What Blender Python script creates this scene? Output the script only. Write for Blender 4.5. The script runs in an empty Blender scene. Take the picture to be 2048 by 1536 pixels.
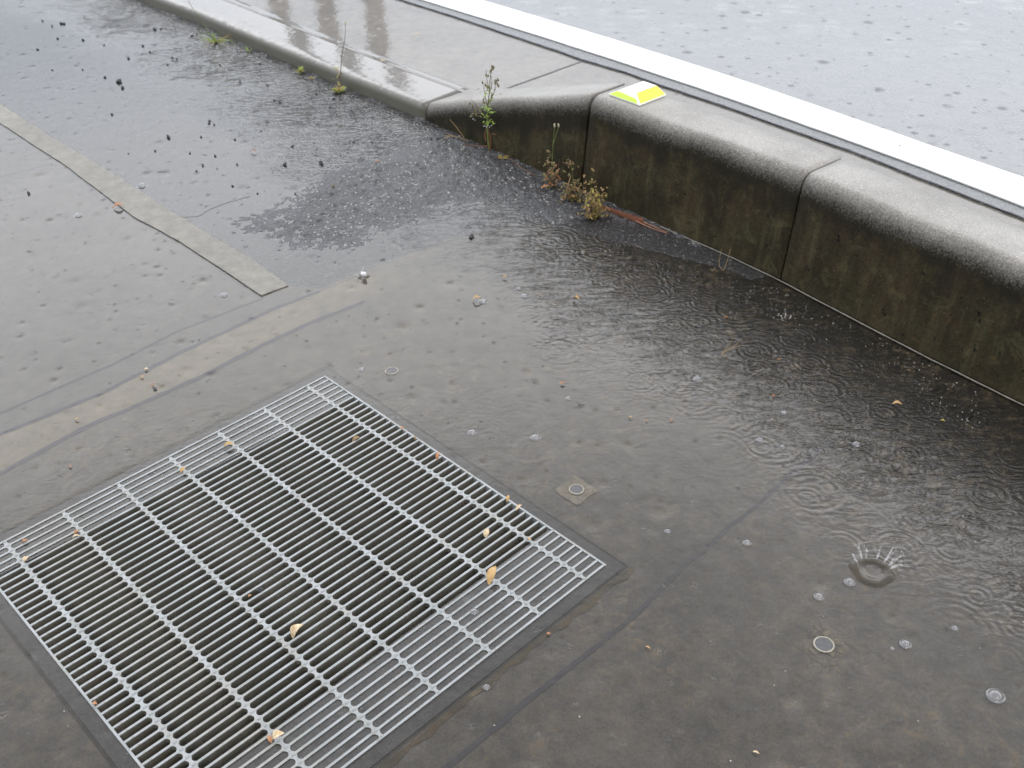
import bpy, bmesh, math, random
import numpy as np
from mathutils import Matrix, Vector
C = bpy.context.scene.collection
rnd = random.Random(7)
R = math.radians

# ---------------------------------------------------------------- camera
F, CX, CY, H = 2121.0, 1024.0, 768.0, 1.3          # calibrated from the two vanishing points of the drain grate
M = np.array([[0.999764540, 0.0176043947, 0.0126866063],
              [0.0, 0.584651948, -0.811284229],
              [-0.0216994169, 0.811093204, 0.584514286]])
M[1, 0] = 0.0
cam_d = bpy.data.cameras.new('camera')
cam_d.sensor_width = 36.0
cam_d.lens = F / 2048 * 36
cam_d.clip_start = 0.02
cam_d.clip_end = 500
cam = bpy.data.objects.new('camera', cam_d)
C.objects.link(cam)
mw = Matrix([[*M[0], 0], [*M[1], 0], [*M[2], H], [0, 0, 0, 1]])
cam.matrix_world = mw
cam_d.dof.use_dof = True
cam_d.dof.focus_distance = 1.9
cam_d.dof.aperture_fstop = 9.0
bpy.context.scene.camera = cam

# ---------------------------------------------------------------- sky, sun, exposure
SUN_EL, SUN_AZ = 62, 150
w = bpy.data.worlds.new('World')
bpy.context.scene.world = w
w.use_nodes = True
nt = w.node_tree
nt.nodes.clear()
wo = nt.nodes.new('ShaderNodeOutputWorld')
sky = nt.nodes.new('ShaderNodeTexSky')
sky.sky_type = 'NISHITA'
sky.sun_disc = False
sky.sun_elevation = R(SUN_EL)
sky.sun_rotation = R(SUN_AZ)
sky.dust_density = 4
b1 = nt.nodes.new('ShaderNodeBackground')
b1.inputs[1].default_value = 0.05
nt.links.new(sky.outputs[0], b1.inputs[0])
tc = nt.nodes.new('ShaderNodeTexCoord')
sx = nt.nodes.new('ShaderNodeSeparateXYZ')
nt.links.new(tc.outputs['Generated'], sx.inputs[0])
cr = nt.nodes.new('ShaderNodeValToRGB')            # rain cloud: brighter band low in the sky
cr.color_ramp.elements[0].position = 0.0
cr.color_ramp.elements[0].color = (0.50, 0.54, 0.60, 1)
cr.color_ramp.elements[1].position = 1.0
cr.color_ramp.elements[1].color = (0.34, 0.345, 0.36, 1)
for p, c in ((0.27, (0.55, 0.58, 0.62, 1)), (0.34, (0.92, 0.935, 0.97, 1)), (0.43, (1.30, 1.31, 1.34, 1)), (0.58, (1.46, 1.46, 1.46, 1)), (0.68, (0.80, 0.80, 0.81, 1)), (0.80, (0.42, 0.42, 0.43, 1))):
    e = cr.color_ramp.elements.new(p)
    e.color = c
nt.links.new(sx.outputs['Z'], cr.inputs[0])
nz = nt.nodes.new('ShaderNodeTexNoise')
nz.inputs['Scale'].default_value = 2.2
nz.inputs['Detail'].default_value = 4
nt.links.new(tc.outputs['Generated'], nz.inputs[0])
mr = nt.nodes.new('ShaderNodeMapRange')
mr.inputs[3].default_value = 0.85
mr.inputs[4].default_value = 1.15
nt.links.new(nz.outputs[0], mr.inputs[0])
mx = nt.nodes.new('ShaderNodeVectorMath')
mx.operation = 'SCALE'
nt.links.new(cr.outputs[0], mx.inputs[0])
nt.links.new(mr.outputs[0], mx.inputs['Scale'])
azm = nt.nodes.new('ShaderNodeMapRange')            # the cloud is thinner ahead of the camera
azm.inputs[1].default_value = -0.5
azm.inputs[2].default_value = 0.6
azm.inputs[3].default_value = 0.5
azm.inputs[4].default_value = 1.15
nt.links.new(sx.outputs['Y'], azm.inputs[0])
mx2 = nt.nodes.new('ShaderNodeVectorMath')
mx2.operation = 'SCALE'
nt.links.new(mx.outputs[0], mx2.inputs[0])
nt.links.new(azm.outputs[0], mx2.inputs['Scale'])
b2 = nt.nodes.new('ShaderNodeBackground')
b2.inputs[1].default_value = 2.2
nt.links.new(mx2.outputs[0], b2.inputs[0])
ad = nt.nodes.new('ShaderNodeAddShader')
nt.links.new(b1.outputs[0], ad.inputs[0])
nt.links.new(b2.outputs[0], ad.inputs[1])
nt.links.new(ad.outputs[0], wo.inputs[0])

sl = bpy.data.lights.new('sun', 'SUN')
sl.energy = 0.6
sl.angle = R(20)
sl.color = (1, 0.97, 0.92)
so = bpy.data.objects.new('sun', sl)
C.objects.link(so)
az = R(SUN_AZ)
sd = Vector((math.sin(az) * math.cos(R(SUN_EL)), math.cos(az) * math.cos(R(SUN_EL)), math.sin(R(SUN_EL))))
so.rotation_euler = sd.to_track_quat('Z', 'Y').to_euler()
vs = bpy.context.scene.view_settings
vs.view_transform = 'Standard'
vs.look = 'None'
vs.exposure = 0.0
vs.gamma = 1.0
vs.use_curve_mapping = False

# ---------------------------------------------------------------- survey: photo points on real horizontal / vertical planes
CO = np.array([0, 0, H])


def ray(px, py):
    return M @ np.array([px - CX, -(py - CY), -F])


def at(px, py, z=0.0):
    d = ray(px, py)
    return CO + d * ((z - H) / d[2])


def stand(base, px, py, push=0.0):
    """point on the upright plane through base that squarely faces the viewer side"""
    b = np.array(base)
    n = np.array([b[0], b[1], 0.0])
    n /= np.linalg.norm(n)
    d = ray(px, py)
    return CO + d * (((b - CO) @ n + push) / (d @ n))


def px2m(px, py, r, z=0.0):
    return r * np.linalg.norm(at(px, py, z) - CO) / F


# ---------------------------------------------------------------- numeric noise for ground relief
def vnoise(x, y, seed=0):
    xi = np.floor(x).astype(np.int64)
    yi = np.floor(y).astype(np.int64)
    fx = x - xi
    fy = y - yi
    fx = fx * fx * (3 - 2 * fx)
    fy = fy * fy * (3 - 2 * fy)

    def h(a, b):
        v = (a * 374761393 + b * 668265263 + seed * 1442695041) & 0xffffffff
        v = ((v ^ (v >> 13)) * 1274126177) & 0xffffffff
        v = v ^ (v >> 16)
        return (v & 0xffff) / 65535.0
    return (h(xi, yi) * (1 - fx) + h(xi + 1, yi) * fx) * (1 - fy) + (h(xi, yi + 1) * (1 - fx) + h(xi + 1, yi + 1) * fx) * fy


def fbm(x, y, f, seed=0, o=3):
    s = 0
    a = 1.0
    t = 0
    for i in range(o):
        s = s + a * vnoise(x * f + 17.3 * i, y * f - 9.1 * i, seed + i)
        t += a
        a *= 0.5
        f *= 2.1
    return s / t


# ---------------------------------------------------------------- materials
class N:
    def __init__(s, name):
        s.m = bpy.data.materials.new(name)
        s.m.use_nodes = True
        s.t = s.m.node_tree
        s.t.nodes.clear()
        s.out = s.t.nodes.new('ShaderNodeOutputMaterial')
        s.co = s.t.nodes.new('ShaderNodeTexCoord').outputs['Object']

    def n(s, typ, ins=None, **kw):
        nd = s.t.nodes.new('ShaderNode' + typ)
        for k, v in kw.items():
            setattr(nd, k, v)
        for k, v in (ins or {}).items():
            sock = nd.inputs[k]
            if isinstance(v, bpy.types.NodeSocket):
                s.t.links.new(v, sock)
            else:
                sock.default_value = v
        return nd

    def noise(s, scale, detail=4, rough=0.55, vec=None, dist=0.0):
        return s.n('TexNoise', {'Vector': vec or s.co, 'Scale': scale, 'Detail': detail, 'Roughness': rough, 'Distortion': dist}).outputs[0]

    def math(s, op, a, b=0.0, c=0.0, clamp=False):
        nd = s.n('Math', {0: a, 1: b, 2: c}, operation=op)
        nd.use_clamp = clamp
        return nd.outputs[0]

    def mr(s, v, a, b, c=0.0, d=1.0, smooth=False):
        nd = s.n('MapRange', {0: v, 1: a, 2: b, 3: c, 4: d})
        if smooth:
            nd.interpolation_type = 'SMOOTHSTEP'
        return nd.outputs[0]

    def mix(s, f, a, b, mode='MIX'):
        nd = s.n('Mix', data_type='RGBA', blend_type=mode)
        for i, v in ((0, f), (6, a), (7, b)):
            if isinstance(v, bpy.types.NodeSocket):
                s.t.links.new(v, nd.inputs[i])
            elif i == 0:
                nd.inputs[i].default_value = v
            else:
                nd.inputs[i].default_value = (*v, 1) if len(v) == 3 else v
        return nd.outputs[2]

    def scaled(s, x, y, z, vec=None):
        return s.n('Mapping', {0: vec or s.co, 3: (x, y, z)}).outputs[0]

    def bump(s, h, dist, strength=1.0, normal=None):
        d = {'Height': h, 'Distance': dist, 'Strength': strength}
        if normal is not None:
            d['Normal'] = normal
        return s.n('Bump', d).outputs[0]

    def rings(s, scale, lam, gate=0.5, decay=7.0, seed=0.0):
        """circular ripples: one set of rings per random cell, like rain on shallow water"""
        vec = s.n('Mapping', {0: s.co, 1: (seed, seed * 0.7, 0), 3: (1, 1, 0)}).outputs[0]
        v = s.n('TexVoronoi', {'Vector': vec, 'Scale': scale}, voronoi_dimensions='2D')
        d = v.outputs['Distance']
        col = s.n('SeparateColor', {0: v.outputs['Color']})
        ph = s.math('MULTIPLY', col.outputs[1], 6.3)
        c = s.math('COSINE', s.math('SUBTRACT', s.math('MULTIPLY', d, 6.283 / (lam * scale)), ph))
        rad = s.mr(col.outputs[2], 0, 1, 0.12, 0.42)
        env = s.math('EXPONENT', s.math('MULTIPLY', s.math('ABSOLUTE', s.math('SUBTRACT', d, rad)), -decay))
        g = s.math('LESS_THAN', col.outputs[0], gate)
        return s.math('MULTIPLY', s.math('MULTIPLY', c, env), g)

    def craters(s, scale, r, gate=0.4, seed=0.0):
        """small impact marks of drops"""
        vec = s.n('Mapping', {0: s.co, 1: (seed, -seed, 0), 3: (1, 1, 0)}).outputs[0]
        v = s.n('TexVoronoi', {'Vector': vec, 'Scale': scale}, voronoi_dimensions='2D')
        col = s.n('SeparateColor', {0: v.outputs['Color']})
        rr = s.math('MULTIPLY', s.mr(col.outputs[1], 0, 1, 0.35, 1.2), r * scale)
        q = s.math('DIVIDE', v.outputs['Distance'], rr)
        w_ = s.math('EXPONENT', s.math('MULTIPLY', s.math('POWER', q, 2.0), -1.0))
        wob = s.mr(s.noise(170, 2), 0.3, 0.7, -1.0, 1.0)
        g = s.math('LESS_THAN', col.outputs[0], gate)
        return s.math('MULTIPLY', s.math('MULTIPLY', w_, wob), g)

    def hits(s, scale, r, gate=0.4, seed=0.0, squash=1.0):
        vec = s.n('Mapping', {0: s.co, 1: (seed, -seed, 0), 3: (1, 1, 0)}).outputs[0]
        wb = s.n('TexNoise', {'Vector': s.co, 'Scale': 130.0, 'Detail': 2.0}).outputs[1]
        vec = s.n('VectorMath', {0: vec, 1: s.n('VectorMath', {0: wb, 'Scale': 0.010}, operation='SCALE').outputs[0]}, operation='ADD').outputs[0]
        v = s.n('TexVoronoi', {'Vector': vec, 'Scale': scale}, voronoi_dimensions='2D')
        col = s.n('SeparateColor', {0: v.outputs['Color']})
        rr = s.math('MULTIPLY', s.mr(col.outputs[1], 0, 1, 0.3, 1.2), r * scale)
        q = s.math('DIVIDE', v.outputs['Distance'], rr)
        w_ = s.math('EXPONENT', s.math('MULTIPLY', s.math('POWER', q, 2.0), -1.0))
        g = s.math('MULTIPLY', s.math('LESS_THAN', col.outputs[0], gate), s.mr(col.outputs[2], 0, 1, 0.25, 1.0))
        return s.math('MULTIPLY', w_, g)

    def surf(s, sh):
        s.t.links.new(sh, s.out.inputs[0])
        return s.m

    def pbr(s, **kw):
        k = {}
        names = {'base': 'Base Color', 'rough': 'Roughness', 'metal': 'Metallic', 'normal': 'Normal', 'coat': 'Coat Weight',
                 'crough': 'Coat Roughness', 'cnormal': 'Coat Normal', 'cior': 'Coat IOR', 'spec': 'Specular IOR Level', 'ior': 'IOR',
                 'trans': 'Transmission Weight', 'alpha': 'Alpha', 'sub': 'Subsurface Weight'}
        for a, v in kw.items():
            if a == 'base' and isinstance(v, tuple) and len(v) == 3:
                v = (*v, 1)
            k[names[a]] = v
        p = s.n('BsdfPrincipled', k)
        return s.surf(p.outputs[0])


def m_concrete(name, c1, c2, stain=(0.16, 0.12, 0.07), stain_amt=0.35, coat=0.0, rough=0.6, ripple=False, bump=0.0006, crater=0.0, cellseed=0.0, big=3.0):
    s = N(name)
    a = s.mr(s.noise(big, 5, 0.6), 0.35, 0.65)
    c = s.mix(a, c1, c2)
    if name == 'wet_gutter_concrete':                # kerb's dark reflection and shade painted into the pan colour, with silt
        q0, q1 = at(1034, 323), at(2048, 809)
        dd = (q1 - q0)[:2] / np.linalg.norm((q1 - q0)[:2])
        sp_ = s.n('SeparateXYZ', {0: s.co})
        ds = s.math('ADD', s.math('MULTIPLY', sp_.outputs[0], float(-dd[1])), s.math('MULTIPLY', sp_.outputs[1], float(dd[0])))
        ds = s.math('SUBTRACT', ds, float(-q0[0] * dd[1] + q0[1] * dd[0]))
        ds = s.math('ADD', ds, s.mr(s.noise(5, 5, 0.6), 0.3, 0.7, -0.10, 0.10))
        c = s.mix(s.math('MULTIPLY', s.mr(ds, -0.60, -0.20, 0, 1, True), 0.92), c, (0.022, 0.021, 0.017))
    if name == 'tan_concrete_strip':                 # worn away towards its far end
        xx = s.n('SeparateXYZ', {0: s.co}).outputs[0]
        xx = s.math('ADD', xx, s.mr(s.noise(14, 4), 0.3, 0.7, -0.08, 0.08))
        c = s.mix(s.mr(xx, float(at(640, 600)[0]), float(at(840, 530)[0])), c, (0.128, 0.120, 0.106))
    f = s.mr(s.noise(330, 3, 0.7), 0.3, 0.7, 0.72, 1.28)
    c = s.mix(1.0, c, s.n('CombineColor', {0: f, 1: f, 2: f}).outputs[0], 'MULTIPLY')
    st = s.math('MULTIPLY', s.mr(s.noise(42, 8, 0.82, dist=0.5), 0.50, 0.66), s.mr(s.noise(5, 3), 0.35, 0.65))
    c = s.mix(s.math('MULTIPLY', st, stain_amt), c, stain)
    m2 = s.mr(s.noise(26, 6, 0.7), 0.35, 0.65, 0.80, 1.2)
    c = s.mix(1.0, c, s.n('CombineColor', {0: m2, 1: m2, 2: m2}).outputs[0], 'MULTIPLY')
    spk = s.mr(s.noise(420, 1, 0.5), 0.73, 0.78)
    c = s.mix(s.math('MULTIPLY', spk, 0.5), c, (0.42, 0.40, 0.36))
    dk = s.mr(s.noise(14, 5, 0.7), 0.58, 0.75)
    c = s.mix(s.math('MULTIPLY', dk, 0.45), c, tuple(x * 0.45 for x in c1))
    nb = s.bump(s.noise(260, 4, 0.6), bump)
    kw = dict(base=c, rough=rough, normal=nb, spec=0.35)
    if coat:
        h = s.math('ADD', s.math('MULTIPLY', s.noise(60, 3, 0.5), 0.25), s.math('MULTIPLY', s.noise(7, 2), 1.2))
        if crater:
            h = s.math('ADD', h, s.math('MULTIPLY', s.craters(16, 0.006, 0.5, cellseed), crater))
        if ripple:
            h = s.math('ADD', h, s.math('MULTIPLY', s.rings(9, 0.011, 0.6, 9, 3), 0.4))
        kw.update(coat=coat, crough=0.05, cior=1.33, cnormal=s.bump(h, 0.0011))
    return s.pbr(**kw)


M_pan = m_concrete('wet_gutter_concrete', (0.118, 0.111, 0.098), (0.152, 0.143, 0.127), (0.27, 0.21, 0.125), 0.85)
M_slab = m_concrete('wet_slab_concrete', (0.125, 0.118, 0.107), (0.158, 0.149, 0.135), (0.20, 0.165, 0.11), 0.4)
M_tan = m_concrete('tan_concrete_strip', (0.195, 0.168, 0.122), (0.25, 0.217, 0.163), (0.26, 0.205, 0.125), 0.7)
M_mortar = m_concrete('speckled_mortar', (0.115, 0.11, 0.10), (0.155, 0.15, 0.138), (0.2, 0.17, 0.11), 0.4, bump=0.001)
M_raised = m_concrete('bare_raised_concrete', (0.160, 0.153, 0.133), (0.20, 0.19, 0.165), (0.24, 0.21, 0.165), 0.3, coat=0.1, rough=0.5, bump=0.001)
M_apron = m_concrete('road_side_concrete', (0.098, 0.090, 0.076), (0.130, 0.119, 0.102), (0.28, 0.24, 0.185), 0.4, coat=0.8, rough=0.5, crater=0.8)
M_dropped = m_concrete('dropped_kerb_concrete', (0.27, 0.25, 0.225), (0.32, 0.30, 0.27), (0.34, 0.3, 0.23), 0.3, coat=1.0, rough=0.5, crater=0.4, bump=0.0004)
M_frame = m_concrete('grate_surround', (0.104, 0.101, 0.098), (0.130, 0.126, 0.120), (0.10, 0.09, 0.07), 0.3)
M_ledge = m_concrete('drain_ledge_concrete', (0.125, 0.125, 0.126), (0.155, 0.154, 0.152), (0.12, 0.11, 0.08), 0.3)
M_seam = m_concrete('dark_seam', (0.042, 0.042, 0.056), (0.058, 0.058, 0.072), stain_amt=0.1)
M_rim = m_concrete('ochre_edge', (0.13, 0.10, 0.055), (0.09, 0.08, 0.06), stain_amt=0.7, big=25)
M_pit = m_concrete('pit_concrete', (0.06, 0.058, 0.05), (0.09, 0.085, 0.07), stain_amt=0.4)


def m_dropped():
    s = N('dropped_kerb_wet')
    c = s.mix(s.mr(s.noise(5, 4), 0.35, 0.65), (0.085, 0.080, 0.069), (0.108, 0.10, 0.088))
    f = s.mr(s.noise(380, 3, 0.7), 0.3, 0.7, 0.8, 1.2)
    c = s.mix(1.0, c, s.n('CombineColor', {0: f, 1: f, 2: f}).outputs[0], 'MULTIPLY')
    z = s.n('SeparateXYZ', {0: s.n('NewGeometry').outputs['Position']}).outputs[2]
    e = s.math('ADD', z, s.mr(s.noise(60, 4, 0.7), 0.3, 0.7, -0.006, 0.006))
    c = s.mix(s.mr(e, 0.049, 0.030), c, (0.085, 0.082, 0.062))
    h = s.math('ADD', s.math('MULTIPLY', s.noise(60, 3, 0.5, vec=s.scaled(0.6, 1.4, 1)), 0.45), s.math('MULTIPLY', s.craters(14, 0.007, 0.5, 1.0), 0.6))
    return s.pbr(base=c, rough=0.5, coat=s.mr(e, 0.040, 0.049, 0.15, 1.0), crough=0.02, cior=1.45, cnormal=s.bump(h, 0.0011), normal=s.bump(s.noise(300, 3), 0.0005))


M_dropped = m_dropped()


def m_asphalt(name, film=True):
    """lot asphalt: vertex attribute rough = how far the coarse surface stands out of the film"""
    s = N(name)
    ro = s.n('Attribute', attribute_name='rough').outputs['Fac']
    v = s.n('TexVoronoi', {'Vector': s.co, 'Scale': 190.0})
    cell = s.n('SeparateColor', {0: v.outputs['Color']})
    c = s.mix(s.mr(cell.outputs[0], 0, 1), (0.032, 0.033, 0.037), (0.078, 0.080, 0.084))
    c = s.mix(s.math('GREATER_THAN', cell.outputs[1], 0.965), c, (0.30, 0.29, 0.27))
    c = s.mix(s.math('MULTIPLY', s.mr(s.noise(60, 3), 0.62, 0.7), 0.5), c, (0.10, 0.085, 0.07))
    base = s.mix(ro, s.mix(0.5, c, (0.12, 0.123, 0.13)), c)
    hb = s.math('SUBTRACT', 1.0, v.outputs['Distance'])
    nb = s.bump(s.math('ADD', hb, s.math('MULTIPLY', s.noise(500, 2), 0.5)), 0.0028)
    return s.pbr(base=base, rough=0.25, normal=nb, spec=0.5)


M_lot = m_asphalt('lot_asphalt')


def m_road(name):
    s = N(name)
    v = s.n('TexVoronoi', {'Vector': s.co, 'Scale': 150.0})
    cell = s.n('SeparateColor', {0: v.outputs['Color']})
    c = s.mix(cell.outputs[0], (0.025, 0.027, 0.031), (0.055, 0.058, 0.062))
    h = s.math('ADD', s.math('MULTIPLY', s.noise(45, 3), 0.35), s.math('MULTIPLY', s.noise(9, 2), 1.0))
    h = s.math('ADD', h, s.math('MULTIPLY', s.craters(11, 0.008, 0.45, 4.4), 1.5))
    h = s.math('ADD', h, s.math('MULTIPLY', s.craters(23, 0.004, 0.4, 1.7), 0.8))
    h = s.math('ADD', h, s.math('MULTIPLY', s.rings(7, 0.014, 0.5, 8, 2.0), 0.3))
    hit = s.math('MAXIMUM', s.hits(7.0, 0.019, 0.65, 1.3), s.hits(13, 0.011, 0.55, 5.1))
    ct = s.math('SUBTRACT', 1.0, s.math('MULTIPLY', s.mr(hit, 0.15, 0.65), 0.8))
    return s.pbr(base=c, rough=0.4, normal=s.bump(v.outputs['Distance'], 0.001), coat=ct, crough=0.06, cior=1.38, cnormal=s.bump(h, 0.0011))


M_road = m_road('wet_road_asphalt')
s = N('road_edge_asphalt')
vv = s.n('TexVoronoi', {'Vector': s.co, 'Scale': 170.0})
cc = s.n('SeparateColor', {0: vv.outputs['Color']})
M_edge = s.pbr(base=s.mix(cc.outputs[0], (0.075, 0.08, 0.085), (0.13, 0.137, 0.142)), rough=0.35,
               normal=s.bump(s.math('ADD', vv.outputs['Distance'], s.noise(30, 4)), 0.004), coat=0.5, crough=0.15)
s = N('white_road_paint')
M_white = s.pbr(base=s.mix(s.mr(s.noise(50, 4), 0.6, 0.75), (0.86, 0.86, 0.85), (0.72, 0.72, 0.70)), rough=0.45, normal=s.bump(s.noise(300, 3), 0.0005), coat=0.7, crough=0.15)


def m_kerb():
    """UV: x = metres along the kerb, y = metres down the profile from where the face starts to round over"""
    s = N('algae_stained_kerb')
    uv = s.n('UVMap').outputs[0]
    sep = s.n('SeparateXYZ', {0: uv})
    v = sep.outputs[1]
    clean = s.mix(s.mr(s.noise(9, 4), 0.35, 0.65), (0.235, 0.225, 0.205), (0.315, 0.302, 0.28))
    f = s.mr(s.noise(420, 3, 0.8), 0.3, 0.7, 0.6, 1.4)
    clean = s.mix(1.0, clean, s.n('CombineColor', {0: f, 1: f, 2: f}).outputs[0], 'MULTIPLY')
    clean = s.mix(s.mr(s.noise(300, 1), 0.70, 0.74), clean, (0.65, 0.64, 0.61))
    clean = s.mix(s.math('MULTIPLY', s.mr(s.noise(120, 5, 0.8), 0.55, 0.68), 0.5), clean, (0.12, 0.115, 0.10))
    st = s.n('Mapping', {0: uv, 3: (42, 3.0, 1)}).outputs[0]
    st2 = s.n('Mapping', {0: uv, 3: (11, 1.6, 1)}).outputs[0]
    streak = s.noise(1.0, 4, 0.6, vec=st)
    streak2 = s.noise(1.0, 3, 0.6, vec=st2)
    g = s.mix(s.mr(s.noise(7, 4, 0.6), 0.4, 0.62), (0.038, 0.028, 0.015), (0.030, 0.027, 0.013))
    g = s.mix(s.math('MULTIPLY', s.mr(streak, 0.50, 0.70), 0.5), g, (0.085, 0.075, 0.038))
    g = s.mix(s.math('MULTIPLY', s.mr(streak2, 0.46, 0.70), 0.5), g, (0.075, 0.055, 0.028))
    g = s.mix(s.math('MULTIPLY', s.mr(s.noise(150, 5, 0.8), 0.50, 0.66), 0.75), g, (0.006, 0.006, 0.004))
    g = s.mix(s.math('MULTIPLY', s.mr(s.noise(14, 5, 0.7, vec=s.scaled(1, 1, 0.5)), 0.42, 0.62), 0.55), g, (0.010, 0.009, 0.005))
    g = s.mix(s.math('MULTIPLY', s.mr(s.noise(33, 5, 0.7, dist=1.2), 0.60, 0.70), 0.5), g, (0.085, 0.05, 0.018))
    g = s.mix(s.mr(s.noise(240, 2), 0.72, 0.76), g, (0.16, 0.14, 0.09))
    g = s.mix(s.math('MULTIPLY', s.mr(s.noise(48, 3, 0.6), 0.66, 0.70), 0.9), g, (0.004, 0.004, 0.003))
    g = s.mix(s.math('MULTIPLY', s.mr(s.noise(17, 7, 0.78, dist=0.8), 0.52, 0.64), 0.6), g, (0.072, 0.068, 0.034))
    up = s.math('ADD', v, s.mr(s.noise(11, 5, 0.7), 0.3, 0.7, -0.06, 0.06))
    g = s.mix(s.math('MULTIPLY', s.mr(up, 0.10, 0.02, 0, 1, True), 0.75), g, (0.012, 0.011, 0.007))
    low = s.mr(v, 0.20, 0.29)                       # dirt splashed up the foot of the kerb
    g = s.mix(s.math('MULTIPLY', low, s.mr(s.noise(18, 4), 0.4, 0.6, 0.2, 0.65)), g, (0.062, 0.054, 0.034))
    # soft speckled upper limit of the growth
    e = s.math('ADD', v, s.mr(s.noise(190, 5, 0.85), 0.2, 0.8, -0.036, 0.036))
    e = s.math('ADD', e, s.mr(s.noise(6, 2), 0.3, 0.7, -0.008, 0.008))
    k = s.math('POWER', s.mr(e, -0.050, 0.012, 0, 1), 0.8)
    c = s.mix(k, clean, g)
    h = s.math('ADD', s.math('MULTIPLY', s.noise(60, 5), 0.8), s.math('MULTIPLY', s.noise(350, 3), 0.6))
    return s.pbr(base=c, rough=s.mr(k, 0, 1, 0.42, 0.62), normal=s.bump(h, 0.0016), spec=s.mr(k, 0, 1, 0.45, 0.12))


M_kerb = m_kerb()
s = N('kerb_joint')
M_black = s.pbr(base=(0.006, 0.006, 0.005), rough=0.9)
s = N('galvanised_steel')
tone = s.mix(s.mr(s.noise(22, 3), 0.35, 0.65), (0.255, 0.275, 0.275), (0.345, 0.365, 0.38))
tone = s.mix(s.math('MULTIPLY', s.mr(s.noise(6, 4), 0.52, 0.7), 0.5), tone, (0.30, 0.28, 0.23))
tone = s.mix(s.math('MULTIPLY', s.mr(s.noise(350, 2), 0.6, 0.7), 0.4), tone, (0.25, 0.26, 0.26))
tone = s.mix(s.math('MULTIPLY', s.mr(s.noise(75, 5, 0.7), 0.56, 0.66), 0.55), tone, (0.17, 0.15, 0.115))
M_steel = s.pbr(base=tone, rough=0.5, metal=0.1, normal=s.bump(s.noise(220, 3), 0.0005), coat=0.12, crough=0.2)


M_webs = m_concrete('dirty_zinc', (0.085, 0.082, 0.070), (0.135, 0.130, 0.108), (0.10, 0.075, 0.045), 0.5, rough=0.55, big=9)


def m_water():
    s = N('rain_water')
    r1 = s.rings(10.5, 0.012, 0.75, 6, 0.0)
    r2 = s.rings(17, 0.008, 0.6, 6, 5.3)
    r3 = s.rings(6.5, 0.016, 0.7, 6, 9.1)
    chop = s.noise(44, 3, 0.5, vec=s.scaled(0.7, 1.3, 1), dist=1.0)
    gust = s.noise(18, 3, 0.5, dist=1.0)
    amp = s.mr(s.noise(2.3, 2), 0.35, 0.65, 0.55, 1.3)
    # the run of water along the foot of the kerb is the rough part
    p0, p1 = at(1034, 323), at(2048, 809)
    d = (p1 - p0)[:2] / np.linalg.norm((p1 - p0)[:2])
    nn = (-d[1], d[0])
    sep = s.n('SeparateXYZ', {0: s.co})
    dist = s.math('ADD', s.math('MULTIPLY', sep.outputs[0], float(nn[0])), s.math('MULTIPLY', sep.outputs[1], float(nn[1])))
    dist = s.math('SUBTRACT', dist, float(p0[0] * nn[0] + p0[1] * nn[1]))
    near = s.mr(s.math('ADD', dist, s.mr(s.noise(4, 2), 0, 1, -0.12, 0.12)), -0.66, -0.26, 0.04, 1.0, True)
    h = s.math('ADD', s.math('MULTIPLY', r1, 0.7), s.math('MULTIPLY', r2, 0.2))
    h = s.math('ADD', h, s.math('MULTIPLY', r3, 0.8))
    h = s.math('ADD', h, s.math('MULTIPLY', chop, 4.6))
    h = s.math('MULTIPLY', h, s.math('MULTIPLY', near, amp))
    h = s.math('ADD', h, s.math('MULTIPLY', gust, 0.5))
    h = s.math('ADD', h, s.math('MULTIPLY', s.craters(11, 0.006, 0.45, 2.0), 0.7))
    h = s.math('ADD', h, s.math('MULTIPLY', s.craters(19, 0.0035, 0.3, 6.0), 0.8))
    nb = s.bump(h, 0.0011)
    fr = s.n('Fresnel', {'IOR': 1.42, 'Normal': nb}).outputs[0]
    hit = s.math('MAXIMUM', s.hits(8.0, 0.0135, 0.6, 3.3), s.hits(15, 0.0065, 0.5, 8.1))
    fr = s.math('MULTIPLY', fr, s.math('SUBTRACT', 1.0, s.math('MULTIPLY', hit, 0.7)))
    gl = s.n('BsdfGlossy', {'Color': (1, 1, 1, 1), 'Roughness': 0.05, 'Normal': nb}).outputs[0]
    tr = s.n('BsdfTransparent', {'Color': (0.97, 0.97, 0.965, 1)}).outputs[0]
    return s.surf(s.n('MixShader', {0: fr, 1: tr, 2: gl}).outputs[0])


M_water = m_water()


def simple(name, c, rough=0.5, c2=None, scale=60, bump=0.0, **kw):
    s = N(name)
    base = s.mix(s.mr(s.noise(scale, 4), 0.35, 0.65), c, c2 or tuple(x * 0.6 for x in c))
    d = dict(base=base, rough=rough)
    if bump:
        d['normal'] = s.bump(s.noise(scale * 4, 3), bump)
    d.update(kw)
    return s.pbr(**d)


M_pitwater = simple('pit_water', (0.02, 0.02, 0.018), 0.05)
M_stone = simple('dark_stone', (0.022, 0.022, 0.026), 0.35, (0.04, 0.04, 0.045), 90, 0.001)
M_stone_b = simple('brown_stone', (0.16, 0.11, 0.045), 0.35, (0.07, 0.055, 0.03), 120, 0.001)
M_grit = simple('pale_grit', (0.55, 0.53, 0.5), 0.4, (0.35, 0.33, 0.3))
M_leaf_tan = simple('dead_leaf_tan', (0.50, 0.33, 0.14), 0.5, (0.36, 0.22, 0.08), 90, 0.0005)
M_leaf_cream = simple('dead_leaf_cream', (0.72, 0.60, 0.40), 0.5, (0.38, 0.25, 0.13), 120, 0.0005)
M_leaf_orange = simple('dead_leaf_orange', (0.42, 0.20, 0.09), 0.5, (0.3, 0.15, 0.07), 120)
M_leaf_green = simple('fresh_leaf', (0.16, 0.28, 0.03), 0.45, (0.28, 0.36, 0.04), 90, sub=0.0)
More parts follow.
